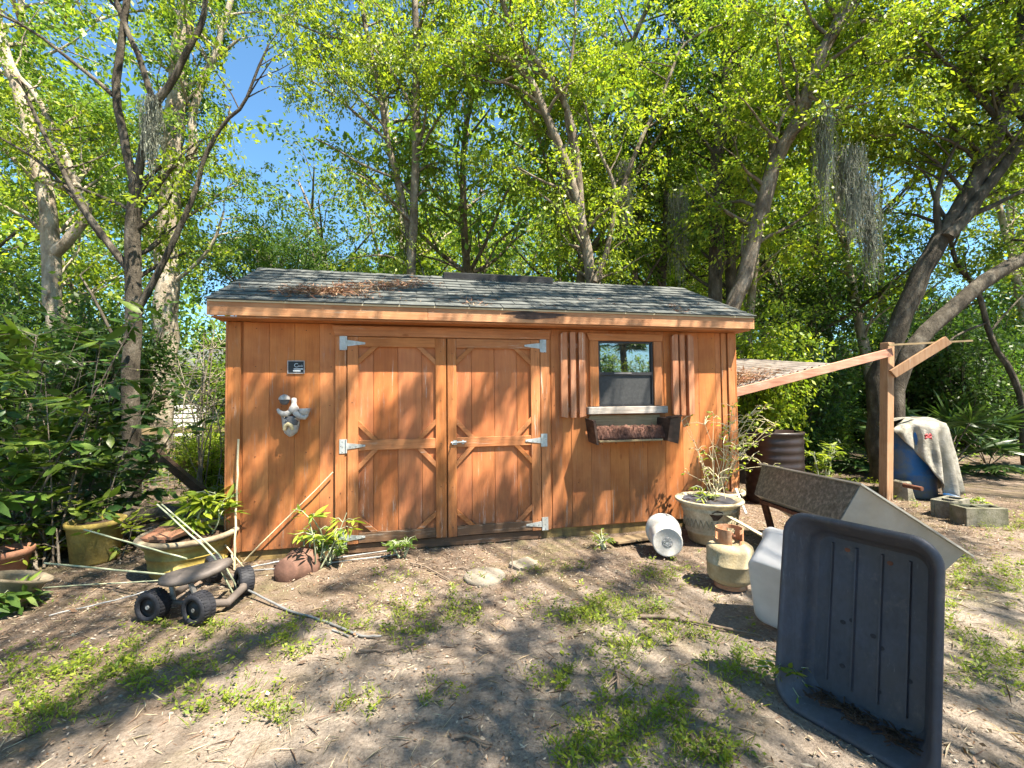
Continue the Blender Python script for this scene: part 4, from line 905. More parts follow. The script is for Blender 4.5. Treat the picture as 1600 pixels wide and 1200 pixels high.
# diamond lattice lying flat
lt = MB(); lo_ = A(262, 778, 4.45); lo_.z = GZ+.16
for k in range(15):
    for s_ in (-1, 1):
        x_ = -.75+k*.11; lt.bar(lo_+Vector((x_-.22*s_, -.30, .006*s_)), lo_+Vector((x_+.22*s_, .38, .05+.006*s_)), .028, .008)
solo('plastic_lattice', lt, M['conduit'], lo_, 'gray diamond lattice sheet lying behind the yellowed planter', 'lattice')
solo('log', MB().tube([A(195,812,4.2), A(262,800,4.3), A(330,800,4.5)], [.07,.08,.07], 10), M['bark_dark'], A(262,800,4.3), 'dark log lying under the gray lattice', 'log')

# ================================================================== vegetation
def np_mesh(name, V, T, mats_, col=None, smooth=False, mi=None):
    me = bpy.data.meshes.new(name); nv, nt_ = len(V), len(T)
    me.vertices.add(nv); me.vertices.foreach_set('co', V.astype(np.float32).ravel())
    me.loops.add(nt_*3); me.loops.foreach_set('vertex_index', T.astype(np.int32).ravel())
    me.polygons.add(nt_); me.polygons.foreach_set('loop_start', np.arange(nt_, dtype=np.int32)*3)
    me.update(calc_edges=True)
    for x_ in mats_: me.materials.append(x_)
    if mi is not None: me.polygons.foreach_set('material_index', mi.astype(np.int32))
    if col is not None:
        a = me.color_attributes.new('col', 'FLOAT_COLOR', 'POINT'); c4 = np.ones((nv, 4), np.float32); c4[:, :3] = col
        a.data.foreach_set('color', c4.ravel())
    return me
def unit(a): return a/np.maximum(np.linalg.norm(a, axis=1, keepdims=True), 1e-6)
def leaves(P, D, L, Wd, cols, fine=False, roll=None, r=None):
    """P base points, D directions, arrays of lengths and widths -> V,T,col"""
    r = r or rng; n = len(P); D = unit(D)
    U = np.tile(np.array([0,0,1.0]), (n,1)) + r.normal(0, .55, (n,3)); S = unit(np.cross(D, U)); Nn = np.cross(S, D)
    L = L[:,None]; Wd = Wd[:,None]
    if not fine:
        V = np.stack([P, P+D*L*.45+S*Wd*.5-Nn*Wd*.12, P+D*L-Nn*L*.12, P+D*L*.45-S*Wd*.5-Nn*Wd*.12], 1)
        b = (np.arange(n)*4)[:,None]; T = np.concatenate([b+np.array([0,1,2]), b+np.array([0,2,3])], 1).reshape(-1,3); k = 4
    else:
        V = np.stack([P, P+D*L*.28+S*Wd*.42-Nn*Wd*.10, P+D*L*.62+S*Wd*.40-Nn*(Wd*.10+L*.05), P+D*L-Nn*L*.16,
                      P+D*L*.62-S*Wd*.40-Nn*(Wd*.10+L*.05), P+D*L*.28-S*Wd*.42-Nn*Wd*.10, P+D*L*.45-Nn*L*.02], 1)
        b = (np.arange(n)*7)[:,None]; T = np.concatenate([b+np.array(t_) for t_ in ((0,1,6),(1,2,6),(2,3,6),(3,4,6),(4,5,6),(5,0,6))], 1).reshape(-1,3); k = 7
    return V.reshape(-1,3), T, np.repeat(cols, k, 0)
PAL = {'mid': ((.065,.140,.026),(.20,.28,.045)), 'bright': ((.12,.205,.024),(.34,.39,.040)), 'deep': ((.030,.075,.022),(.090,.15,.034)), 'olive': ((.05,.085,.022),(.12,.15,.035))}
def pal(n, kind, r=None, bias=1.0):
    r = r or rng; a, b = np.array(PAL[kind][0]), np.array(PAL[kind][1]); t = r.random((n,1))**bias
    c = a+(b-a)*t; return c*(.85+.3*r.random((n,1)))
# patches of open sky in the photograph's crowns: no twigs are grown across them
GAPS = [(398,150,40,120),(440,225,62,40),(475,262,40,30),(500,370,30,22),(1500,330,75,36),(1400,300,34,34),(1575,338,50,30),(620,190,26,40),(780,180,30,26),(1000,45,55,28),(1230,70,24,22),(865,425,16,14),(930,180,22,16),(60,480,26,16)]
def in_gap(p):
    x_, y_, z_ = proj_np(p[None]); 
    if z_[0] < .5: return False
    for gx, gy, a, b in GAPS:
        if ((x_[0]-gx)/a)**2+((y_[0]-gy)/b)**2 < 1: return True
    return False
def resample(pts, radii, step=.35):
    P_, R_ = [], []
    for i in range(len(pts)-1):
        n_ = max(1, int((pts[i+1]-pts[i]).length/step))
        for k in range(n_): t = k/n_; P_.append(pts[i].lerp(pts[i+1], t)); R_.append(radii[i]*(1-t)+radii[i+1]*t)
    P_.append(pts[-1]); R_.append(radii[-1]); return P_, R_
def smooth_path(pts, it=2):
    for _ in range(it):
        q = [pts[0]]
        for i in range(len(pts)-1): q += [pts[i].lerp(pts[i+1], .25), pts[i].lerp(pts[i+1], .75)]
        q.append(pts[-1]); pts = q
    return pts
def grow(limbs, seed, nbr=2.2, blen=(1.0,2.0), ntw=7, twl=(.35,.8), nleaf=16, L=.07, Wd=.034, kind='mid', gaps=True, droop=.35, start=.3, wood_n=8, twig_tubes=False, up=.35, visible_only=False, spread=.05):
    """limbs: list of (points, r0, r1).  returns (trunk MB, leaf arrays)"""
    r = np.random.default_rng(seed); rr = random.Random(seed); tb = MB(); LP, LD = [], []
    if gaps: nleaf = int(nleaf*2.5); L *= .82; Wd *= .82; nbr *= 1.25; droop += .2
    for pts, r0, r1 in limbs:
        pts = smooth_path([Vector(p) for p in pts], 1); n_ = len(pts)
        P_, R_ = resample(pts, [r0+(r1-r0)*(i/(n_-1))**.8 for i in range(n_)], .28)
        P2 = [p+Vector((rr.gauss(0,1), rr.gauss(0,1), 0))*R_[i]*.10 for i, p in enumerate(P_)]
        R2 = [q*(1+.12*mnoise.noise(Vector((i*.7, seed, 0)))) for i, q in enumerate(R_)]
        tb.tube(P2, R2, wood_n if r0 > .07 else 6)
        length = sum((P_[i+1]-P_[i]).length for i in range(len(P_)-1)); nb = max(1, int(length*nbr))
        for k in range(nb):
            t = start+(1-start)*((k+rr.random())/nb) if k else 1.0; i = min(int(t*(len(P_)-1)), len(P_)-1); p = P_[i].copy()
            ld = (P_[min(i+1,len(P_)-1)]-P_[max(i-1,0)]).normalized()
            az = rr.random()*2*math.pi
            if gaps and math.sin(az) < 0 and rr.random() < .72: az = -az
            d = (ld*(.45 if t < .98 else 1.0)+Vector((math.cos(az), math.sin(az), 0))*.8+Vector((0,0,up*rr.uniform(.2,1.6)))).normalized()
            bl_ = rr.uniform(*blen)*(1.15-.35*t); seg = 5; bp = [p]; 
            for s_ in range(seg):
                d = (d+Vector((rr.gauss(0,.18), rr.gauss(0,.18), rr.gauss(-.03*s_*droop*2,.12)))).normalized(); bp.append(bp[-1]+d*bl_/seg)
            br = max(min(R_[i]*.5, .035), .007)
            if gaps and in_gap(np.array(bp[-1])) and rr.random() < .8: continue
            tb.tube(bp, [br*(1-.85*q/seg) for q in range(seg+1)], 5, cap=False)
            for q in range(ntw):
                tt = .25+.75*rr.random(); f_ = tt*seg; ii = min(int(f_), seg-1); bpnt = bp[ii].lerp(bp[ii+1], f_-ii)
                az = rr.random()*2*math.pi; td = (d*.5+Vector((math.cos(az), math.sin(az), rr.gauss(.0,.45)))).normalized(); tl = rr.uniform(*twl)
                tip = bpnt+td*tl+Vector((0,0,-droop*tl*.6))
                if gaps and in_gap(np.array(tip)): continue
                if twig_tubes: tb.tube([bpnt, bpnt.lerp(tip,.5)+Vector((0,0,.03)), tip], [.006,.004,.002], 3, cap=False)
                m_n = nleaf; ts = r.random(m_n)**.8; a = np.array(bpnt); b_ = np.array(tip)
                pts_ = a+(b_-a)*ts[:,None]+np.array([0,0,.05])*np.sin(np.pi*ts)[:,None]+r.normal(0, spread, (m_n,3))
                LP.append(pts_); LD.append(np.tile(np.array(td)*.7, (m_n,1))+r.normal(0,.6,(m_n,3))+np.array([0,0,-droop]))
    if not LP: return tb, None
    P = np.concatenate(LP); D = np.concatenate(LD); n = len(P)
    sz_ = .45+1.15*r.random(n)**1.4; Ls = L*sz_; Ws = Wd*sz_*(.8+.4*r.random(n))
    return tb, leaves(P, D, Ls, Ws, pal(n, kind, r), r=r)
def tree(name, label, limbs, mat_bark, seed, group=None, cat='tree', org=None, leafm='leaf', **k):
    org = org or Vector(limbs[0][0][0]); org = Vector((org[0], org[1], GZ))
    th_ = thing(name, org, label, cat, group)
    tb, lv = grow(limbs, seed, **k)
    link('trunk', tb.mesh('trunk', M[mat_bark], org), th_)
    if lv is not None:
        V_, T_, c_ = lv; link('crown', np_mesh('crown', V_-np.array(org), T_, [M[leafm]], c_), th_)
    return th_
def LB(D_, pts, r0, r1, ground=False, ext=0):
    P_ = []
    for q in pts: P_.append(A(q[0], q[1], q[2] if len(q) > 2 else D_))
    if ground: b_ = P_[0].copy(); b_.z = GZ-.15; b_.x += .02; P_ = [b_]+P_
    if ext:
        d = (P_[-1]-P_[-2]).normalized(); P_.append(P_[-1]+d*ext*.5+Vector((0,0,.1))); P_.append(P_[-1]+(d+Vector((rnd.gauss(0,.15),rnd.gauss(0,.15),.1))).normalized()*ext*.5)
    return (P_, r0, r1)
TG = 'tall trees standing round the shed'
tree('leafy_tree', 'pale barked tree at the far left edge forking above the shrub', [
    LB(7.4, [(88,560),(82,440),(78,350),(66,280),(52,210),(28,140),(8,90),(-10,20)], .15, .07, True, 2.0),
    LB(7.4, [(80,400),(112,370),(140,335),(120,290),(95,225),(60,150),(20,110)], .10, .03), LB(7.2, [(66,280),(110,300),(140,260,7.8),(190,215,8.2)], .05, .02),
    LB(7.4, [(60,240),(20,215),(-30,170)], .06, .02)], 'bark_pale', 11, TG, nbr=2.0, ntw=9, nleaf=18, L=.085, Wd=.042, kind='mid', start=.4)
tree('leafy_tree', 'dark slender tree splitting into several curved stems left of the big pale trunk', [
    LB(6.0, [(205,705),(206,600),(207,500),(205,420),(208,345),(212,290)], .115, .085, True),
    LB(6.0, [(212,292),(196,225),(178,150),(190,70),(197,10)], .062, .03, False, 1.6), LB(6.0, [(178,150),(150,125),(105,90),(55,50),(0,22)], .035, .014),
    LB(6.0, [(212,292),(226,215),(240,165),(222,100),(195,40),(178,-10)], .055, .025, False, 1.5), LB(5.9, [(240,165),(268,130),(292,80),(318,35),(322,-10)], .05, .022, False, 1.4),
    LB(6.0, [(205,425),(165,375),(130,325),(105,280),(75,220),(40,150)], .060, .018), LB(6.1, [(160,372),(110,300),(60,250),(0,215)], .04, .012),
    LB(6.0, [(206,500),(250,420),(283,350),(306,300),(318,245),(350,190),(382,165),(400,115),(420,70)], .048, .012), LB(5.8, [(207,520),(186,545),(150,470),(125,430)], .03, .01)], 'bark_dark', 12, TG, nbr=1.7, ntw=7, nleaf=15, L=.075, Wd=.037, kind='bright', start=.6)
tree('leafy_tree', 'big pale lichen covered trunk forking high at the left', [
    LB(9.0, [(245,720),(252,610),(258,500),(262,400),(266,320),(270,230),(276,140),(285,60),(294,-10)], .27, .12, True, 3.0),
    LB(9.0, [(272,300),(296,262),(306,220),(298,190),(310,140),(335,90),(350,40)], .11, .04, False, 1.5), LB(9.0, [(276,150),(300,130),(340,90),(375,60)], .06, .02),
    LB(9.0, [(262,400),(220,350),(175,330),(130,300)], .05, .02), LB(9.0, [(258,450),(300,420),(335,380),(350,330)], .05, .02), LB(9.2, [(262,350),(310,330),(345,300),(370,290)], .04, .015)], 'bark_pale', 13, TG, nbr=3.2, ntw=9, nleaf=20, L=.085, Wd=.042, kind='mid', start=.35)
tree('leafy_tree', 'slim upright double trunk rising behind the left half of the roof', [
    LB(8.6, [(642,470),(642,400),(647,330),(650,250),(650,170),(651,80),(648,-10)], .10, .05, True, 2.2),
    LB(8.7, [(642,420),(636,340),(622,280),(606,220),(592,140),(575,60),(562,-10)], .075, .03, False, 1.8), LB(8.6, [(650,180),(625,130),(590,80),(540,30)], .035, .012),
    LB(8.6, [(650,250),(680,190),(715,150),(740,100)], .035, .012), LB(8.7, [(606,220),(560,180),(510,140),(460,110)], .035, .012), LB(8.7, [(622,280),(570,260),(520,230),(490,215)], .03, .01),
    LB(8.6, [(651,80),(700,45),(745,50),(790,70)], .035, .012), LB(8.8,[(575,60),(520,60),(470,40),(430,20)], .03, .01)], 'bark_mid', 14, TG, nbr=3.6, ntw=9, nleaf=22, L=.075, Wd=.034, kind='bright', droop=.7, start=.25)
tree('leafy_tree', 'forked mossy tree behind the middle of the roof sweeping up to the left', [
    LB(7.9, [(926,480),(924,430),(917,385),(906,335),(893,275),(872,225),(848,165),(822,112),(792,92),(765,92)], .13, .05, True),
    LB(7.9, [(908,345),(903,260),(892,190),(872,135),(838,95),(800,40),(780,-10)], .08, .03, False, 1.5), LB(7.9, [(903,270),(880,170),(892,100),(900,40),(898,-10)], .035, .015, False, 1),
    LB(7.8, [(930,440),(952,380),(962,320),(958,280),(935,235),(917,180),(915,165)], .055, .015), LB(7.8, [(962,318),(985,260),(1002,215),(1030,160),(1048,115),(1062,75),(1092,52),(1128,38)], .05, .012),
    LB(7.9, [(895,300),(850,285),(810,262)], .035, .012), LB(7.9, [(822,112),(780,130),(760,128)], .04, .015), LB(7.9, [(848,165),(800,130),(740,120),(690,100)], .035, .012)], 'bark_mid', 15, TG, nbr=3.4, ntw=9, nleaf=20, L=.075, Wd=.036, kind='bright', start=.3)
tree('leafy_tree', 'crooked thin trunk bending to the left behind the roof right of center', [
    LB(9.2, [(990,470),(994,390),(1004,320),(1010,260),(1008,190),(1003,140),(985,120),(965,105)], .085, .04, True), LB(9.2, [(1035,450),(1040,370),(1040,300),(1046,210),(1060,130),(1075,60)], .075, .025, True, 1.5),
    LB(9.2, [(1008,190),(1030,120),(1045,60),(1050,0)], .035, .012), LB(9.2, [(1040,330),(1015,300),(1000,280)], .03, .012), LB(9.2, [(1004,320),(960,280),(940,230)], .03, .01)], 'bark_dark', 16, TG, nbr=3.2, ntw=9, nleaf=20, L=.08, Wd=.038, kind='mid', start=.3)
tree('leafy_tree', 'tall straight mossy trunk, left of the close pair above the roof end', [
    LB(8.4, [(1116,520),(1117,430),(1118,350),(1122,250),(1130,150),(1139,70),(1146,-10)], .135, .09, True, 3.0), LB(8.4, [(1130,150),(1170,90),(1215,50)], .04, .015), LB(8.4, [(1122,250),(1080,190),(1060,140)], .04, .012), LB(8.4,[(1119,330),(1160,300),(1190,270)], .03, .01)], 'bark_dark', 17, TG, nbr=2.6, ntw=9, nleaf=20, L=.08, Wd=.038, kind='mid', start=.25)
tree('leafy_tree', 'straight trunk on the right of the close pair above the roof end', [
    LB(9.2, [(1143,520),(1141,430),(1140,350),(1142,250),(1148,150),(1155,60),(1160,-10)], .125, .08, True, 3.0), LB(9.2, [(1142,250),(1185,200),(1220,170)], .04, .012), LB(9.2, [(1148,150),(1100,100),(1080,60)], .04, .012)], 'bark_dark', 18, TG, nbr=2.8, ntw=9, nleaf=20, L=.08, Wd=.038, kind='bright', start=.25)
tree('leafy_tree', 'trunk leaning to the right from behind the roof corner with hanging moss', [
    LB(7.2, [(1118,540),(1150,470),(1163,435),(1178,370),(1192,310),(1215,240),(1245,195),(1264,140),(1278,95),(1303,45),(1335,-10)], .135, .085, True, 2.5),
    LB(7.2, [(1205,265),(1212,210),(1230,165),(1255,152)], .04, .018), LB(7.2, [(1245,195),(1285,185),(1320,190),(1360,215),(1400,210)], .04, .014), LB(7.2, [(1264,140),(1320,120),(1380,95),(1440,90)], .045, .015),
    LB(7.2, [(1303,45),(1360,30),(1420,35)], .04, .015), LB(7.2, [(1278,95),(1240,50),(1215,10)], .035, .012), LB(7.0, [(1264,150),(1300,170),(1340,165),(1390,150)], .03, .01)], 'bark_mid', 19, TG, nbr=3.6, ntw=9, nleaf=20, L=.08, Wd=.04, kind='bright', start=.35)
tree('leafy_tree', 'thick dark trunk leaning right behind the lean-to post and forking against the sky', [
    LB(7.0, [(1368,610),(1392,540),(1420,470),(1448,410),(1476,360),(1505,322),(1535,262),(1562,190),(1585,120),(1600,40)], .150, .095, True, 2.5),
    LB(6.9, [(1480,372),(1520,322),(1560,268),(1602,215),(1650,160)], .095, .05, False, 1.5), LB(7.0, [(1466,370),(1462,320),(1468,290),(1480,255),(1500,215)], .055, .02), LB(6.9, [(1518,335),(1555,320),(1590,302),(1640,270)], .05, .02),
    LB(7.0, [(1562,190),(1520,140),(1480,100),(1440,60)], .05, .015), LB(7.0, [(1535,262),(1500,225),(1440,205),(1400,190)], .035, .01), LB(7.0, [(1585,120),(1540,70),(1500,20)], .045, .015)], 'bark_dark', 20, TG, nbr=3.2, ntw=9, nleaf=18, L=.085, Wd=.045, kind='bright', start=.42)
tree('leafy_tree', 'low dark limb of a tree crossing the right edge above the palm fans', [
    LB(6.3, [(1395,625),(1412,565),(1440,525),(1480,487),(1530,445),(1570,418),(1620,395),(1700,350)], .115, .085, True, 2.0), LB(6.0, [(1700,350),(1740,250),(1760,150)], .09, .05, False, 2.0)], 'bark_dark', 21, TG, nbr=1.2, ntw=8, nleaf=18, L=.085, Wd=.045, kind='mid', start=.6)
tree('leafy_tree', 'thin snaking stem winding down the right edge in front of bright foliage', [
    LB(7.6, [(1600,700),(1598,630),(1580,580),(1552,540),(1540,500),(1528,455),(1505,425),(1490,400),(1482,360)], .06, .03, True), LB(7.6, [(1540,505),(1500,520),(1475,540),(1455,560)], .025, .01),
    LB(7.6, [(1545,520),(1580,480),(1610,450)], .02, .01)], 'bark_dark', 22, TG, nbr=1.2, ntw=6, nleaf=16, L=.08, Wd=.04, kind='bright', start=.5)

# trees behind, copied from four models
def model_tree(seed, h, kind, L_, mk, dens=1.0, nl=15):
    r = random.Random(seed); limbs = []; lean = Vector((r.gauss(0,.06), r.gauss(0,.06), 1)); pts = [Vector((0,0,-.2))]; p = Vector((0,0,0)); n_ = 7; d = lean.normalized()
    for i in range(n_): p = p+d*h/n_; d = (d+Vector((r.gauss(0,.10), r.gauss(0,.10), .03))).normalized(); pts.append(p.copy())
    limbs.append((pts, .16, .03))
    for k in range(7):
        i = r.randint(2, n_-1); q = pts[i]; az = k*2.4+r.random(); l_ = r.uniform(1.4, 3.0)*(1.2-.08*i); a_ = Vector((math.cos(az), math.sin(az), .55))
        limbs.append(([q, q+a_*l_*.4, q+a_*l_*.75+Vector((0,0,.3)), q+a_*l_+Vector((0,0,.4))], .06, .015))
    return grow(limbs, seed, nbr=2.1*dens, blen=(1.0,2.2), ntw=7, twl=(.4,1.0), nleaf=nl, L=L_, Wd=L_*.5, kind=kind, gaps=False, start=.18, wood_n=7, spread=.11)
protos = []
for i, (h, kind, L_, mk) in enumerate(((9.5,'mid',.13,'bark_mid'),(11.5,'bright',.12,'bark_dark'),(8.0,'deep',.12,'bark_dark'),(12.5,'bright',.15,'bark_pale'))):
    tb, lv = model_tree(100+i, h, kind, L_, mk); protos.append((tb.mesh('trunk', M[mk]), np_mesh('crown', lv[0], lv[1], [M['leaf']], lv[2])))
tb, lv = model_tree(131, 6.6, 'deep', .085, 'bark_dark', 1.9, 44); protos.append((tb.mesh('trunk', M['bark_dark']), np_mesh('crown', lv[0], lv[1], [M['leaf']], lv[2])))
rb_ = random.Random(5)
spots = []
for k in range(260):
    dep = rb_.uniform(10.5, 25); px = rb_.uniform(-190, 1790)
    p = A(px, 600, dep)
    if any((Vector((p.x, p.y, 0))-Vector((q[0], q[1], 0))).length < 2.0 for q in spots): continue
    if abs(px-405) < 55: continue
    if 1380 < px < 1620 and dep < 15: continue
    if 170 < px < 350 and dep < 22: continue
    if abs(p.x-nh.location.x) < 8 and abs(p.y-nh.location.y-0) < 4.5: continue
    spots.append((p.x, p.y, dep, px))
ORD = ['first','second','third','fourth','fifth','sixth','seventh','eighth','ninth','tenth','eleventh','twelfth','thirteenth','fourteenth','fifteenth','sixteenth','seventeenth','eighteenth','nineteenth','twentieth']
def ordinal(n):
    n += 1
    if n <= 20: return ORD[n-1]
    t = {20:'twenty',30:'thirty',40:'forty',50:'fifty',60:'sixty',70:'seventy',80:'eighty'}
    return t[n//10*10]+'-'+ORD[n%10-1] if n % 10 else {30:'thirtieth',40:'fortieth',50:'fiftieth',60:'sixtieth',70:'seventieth',80:'eightieth'}[n]
spots.sort(key=lambda q: q[3]); seen_ = {}
look = ['with loose mid green crown', 'with tall bright yellow green crown', 'with low deep green crown', 'with high airy crown and pale trunk']
for i, (x_, y_, dep, px) in enumerate(spots):
    k = rb_.choice([0,1,1,3,3,2]); 
    if 340 < px < 500 or 1380 < px < 1620: k = 2
    n_o = seen_.get(k, 0); seen_[k] = n_o+1
    t_ = thing('background_tree', (x_, y_, GZ), ordinal(n_o)+' from the left among woodland trees '+look[k], 'tree', 'woodland trees '+look[k])
    for nm_, me_ in zip(('trunk','crown'), protos[k]): link(nm_, me_, t_)
    t_.rotation_euler = (0, 0, rb_.random()*6.3); s_ = rb_.uniform(.8, 1.2)*(.62 if (k == 2 and (340 < px < 500 or 1380 < px < 1620)) else 1); t_.scale = (s_, s_, s_)

for px_, dep_, s_, lab_ in ((440, 10.5, .80, 'dark evergreen tree standing against the sky above the left roof end'), (515, 12.0, .90, 'deep green tree just right of the dark evergreen above the left roof end'), (1290, 11.0, 1.0, 'deep green tree behind the hanging moss')):
    p_ = A(px_, 600, dep_); t_ = thing('evergreen_tree', (p_.x, p_.y, GZ), lab_, 'tree')
    for nm_, me_ in zip(('trunk','crown'), protos[4]): link(nm_, me_, t_)
    t_.scale = (s_, s_, s_)
# bushes
def bush_model(seed, h, wdt, kind, L_, n_st, nleaf, fine=False):
    r = random.Random(seed); limbs = []
    for k in range(n_st):
        az = r.random()*6.28; sp = r.uniform(.1, 1)*wdt; top = Vector((math.cos(az)*sp, math.sin(az)*sp, h*r.uniform(.6, 1.05)))
        b_ = Vector((math.cos(az)*sp*.2, math.sin(az)*sp*.2, -.05)); limbs.append(([b_, b_.lerp(top, .5)+Vector((0,0,.1)), top], .018, .006))
    return grow(limbs, seed, nbr=5, blen=(.3,.8), ntw=5, twl=(.2,.5), nleaf=nleaf, L=L_, Wd=L_*.5, kind=kind, gaps=False, start=.05, wood_n=5, spread=.06)
bp_ = []
for i, (h, wd_, kind, L_, ns, nl) in enumerate(((2.4,1.2,'mid',.085,26,10),(3.3,1.3,'bright',.095,26,10),(1.7,1.2,'deep',.08,26,11),(2.8,1.2,'deep',.09,26,10))):
    tb, lv = bush_model(300+i, h, wd_, kind, L_, ns, nl); bp_.append((tb.mesh('stems', M['bark_dark']), np_mesh('foliage', lv[0], lv[1], [M['leaf']], lv[2])))
blook = ['mid green twiggy bush', 'tall bright green bush', 'low dark green bush', 'dark green upright bush']
bs = []
for k in range(300):
    px = rb_.uniform(-100, 1700); dep = rb_.uniform(7.2, 15.5); p = A(px, 600, dep)
    if -1.2 < p.x < 8.8 and p.y < 3.7: continue
    if -1.5 < p.x < 12.0 and p.y < 4.8: continue
    if p.x > 8.5 and p.y < 4.6-.35*(p.x-8.5): continue
    if 225 < px < 345 and dep < 17: continue
    if any((Vector((p.x, p.y, 0))-Vector((q[0], q[1], 0))).length < .85 for q in bs): continue
    if abs(p.x-nh.location.x) < 8 and p.y > nh.location.y-4: continue
    bs.append((p.x, p.y, dep, px))
bs.sort(key=lambda q: q[3]); seen_ = {}
for i, (x_, y_, dep, px) in enumerate(bs):
    k = rb_.choice([0,3,2,3,3,2]) if px > 1100 else rb_.choice([0,1,0,3])
    n_o = seen_.get(k, 0); seen_[k] = n_o+1
    t_ = thing('undergrowth_bush', (x_, y_, GZ), blook[k]+', '+ordinal(n_o)+' of its look from the left in the undergrowth', 'bush', blook[k]+'es in the undergrowth')
    for nm_, me_ in zip(('stems','foliage'), bp_[k]): link(nm_, me_, t_)
    t_.rotation_euler = (0, 0, rb_.random()*6.3); s_ = rb_.uniform(.75, 1.2); t_.scale = (s_, s_, s_*rb_.uniform(.8,1.1))
def place_bush(k, px, py, dep, s_, label, sz=None):
    p = A(px, py, dep); t_ = thing('bush', (p.x, p.y, GZ), label, 'bush')
    for nm_, me_ in zip(('stems','foliage'), bp_[k]): link(nm_, me_, t_)
    t_.rotation_euler = (0, 0, rb_.random()*6.3); t_.scale = (s_, s_, sz or s_); return t_
place_bush(1, 1192, 640, 7.9, .66, 'bright leafy bush growing up just behind the right shed corner', .78)
place_bush(3, 1240, 640, 8.4, .75, 'dark bush behind the sagging roof panel')
place_bush(0, 1295, 690, 8.9, .42, 'low green bush behind the dark bin')
place_bush(2, 372, 690, 8.0, .6, 'low dark bush against the left rear corner of the shed')
place_bush(1, 335, 700, 5.6, .30, 'small bright green bush at the left shed corner')
# far wood: one mass of leaves closing the view
n = 150000; th_a = rng.uniform(-1.45, 1.75, n)+YAW*0; rad = rng.uniform(30, 44, n)
hh = rng.random(n)**.85*(14.5+3*np.sin(th_a*9)+3*np.sin(th_a*23+1)); hh = np.where(np.abs(th_a-(math.atan2(-400,FPX)+YAW)) < .09, hh*.5, hh); hh = np.where(np.abs(th_a-(math.atan2(690,FPX)+YAW)) < .12, hh*.5, hh)
P = np.stack([CAM.x+np.sin(th_a)*rad, CAM.y+np.cos(th_a)*rad, GZ+hh], 1)
V_, T_, c_ = leaves(P, rng.normal(0,1,(n,3)), rng.uniform(.25,.5,n), rng.uniform(.14,.26,n), pal(n,'mid')*.9)
o = link('far_woods', np_mesh('far_woods', V_, T_, [M['leaf']], c_), None, 0, 'stuff'); o['label'] = 'distant mass of woodland foliage closing the view'; o['category'] = 'woods'

# ------------------------------------------------------------------ shade trees on the sunny side, behind the camera
def shade_point(p, h): t = (h-p.z)/SUN.z; return p+SUN*t
SH = []   # (surface point, height, radius along, radius across, screen slope of streak, leaves)
def wall_shade(px, py, ra, rc, dirv, n_): SH.append((Wp(px, py, 0), ra*.85, rc*.62, Vector(dirv), int(n_*.50)))
def ground_shade(px, py, ra, rc, dirv, n_): SH.append((G(px, py), ra, rc*1.1, Vector(dirv), int(n_*.85)))
DG = (.75, 0, .66)
for px, py, ra, rc, n_ in ((418,640,.34,.11,420),(450,730,.50,.13,640),(500,655,.26,.10,260),(622,655,.42,.13,520),(600,750,.40,.20,700),(665,790,.30,.18,520),(755,630,.34,.12,420),
    (825,775,.42,.15,600),(765,800,.2,.14,300),(872,660,.26,.10,260),(905,805,.40,.13,520),(1003,745,.46,.16,700),(1108,740,.36,.14,520),(1040,640,.24,.09,200),(940,600,.20,.08,160),
    (470,860,.25,.10,260),(690,855,.40,.14,420)): wall_shade(px, py, ra, rc, DG, n_)
DGR = (.8, .6, 0)
for px, py, ra, rc, n_ in ((60,1150,.45,.12,420),(200,1085,.45,.11,420),(330,1020,.45,.10,420),(450,985,.35,.10,300),(600,1025,.35,.14,330),(690,960,.30,.13,330),(760,1060,.38,.20,520),(870,1110,.36,.20,520),(700,1130,.30,.15,330),(960,1160,.40,.16,420),
    (1100,1150,.36,.16,420),(1040,1090,.25,.10,200),(850,975,.30,.09,220),(1000,905,.35,.09,260),(920,880,.30,.08,200),(120,990,.5,.2,520),(30,930,.5,.25,520),(210,880,.4,.2,420),(560,905,.3,.09,220),(740,1180,.3,.12,260),(1180,940,.2,.06,90),(1530,1040,.35,.14,300),
    (1400,900,.3,.1,200),(1560,930,.5,.10,300),(1500,850,.6,.12,320),(900,1030,.2,.08,120),(820,900,.2,.05,80),(480,1190,.2,.05,80)): ground_shade(px, py, ra, rc, DGR, n_)
for k in range(56):                              # over the roof
    SH.append((roofpt(rnd.uniform(-.2, 5.1), rnd.uniform(.05, 1.35)), rnd.uniform(.2,.4), rnd.uniform(.05,.12), Vector((1,.25,.1)), rnd.randint(80,170)))
for k in range(44):                              # yard left and right of the shed
    p = Vector((rnd.choice([rnd.uniform(-5,-.4), rnd.uniform(5.4, 13)]), rnd.uniform(-.8, 5), GZ)); SH.append((p, .7, .3, Vector((rnd.gauss(0,1), rnd.gauss(0,1), 0)), 330, 1))
for k in range(60):                              # over the undergrowth at the right
    p = Vector((rnd.uniform(5.2, 14), rnd.uniform(3.4, 7.0), rnd.uniform(.2,1.6))); SH.append((p, .7, .35, Vector((rnd.gauss(0,1), rnd.gauss(0,1), 0)), 420, 1))
for k in range(26):                              # over the shrubs at the left
    p = Vector((rnd.uniform(-4.2,-.9), rnd.uniform(-1.0, 2.2), rnd.uniform(.3,1.5))); SH.append((p, .5, .22, Vector((rnd.gauss(0,1), rnd.gauss(0,1), 0)), 260, 1))
owners = [(Vector((6.6,-8.6,GZ)), 'wide shade tree standing behind the photographer to the right', 51), (Vector((1.8,-9.2,GZ)), 'shade tree standing straight behind the photographer', 52), (Vector((13.5,-6.5,GZ)), 'shade tree far to the right of the yard', 53), (Vector((-3.5,-7.5,GZ)), 'shade tree behind the photographer to the left', 54)]
bag_ = {i: [] for i in range(4)}
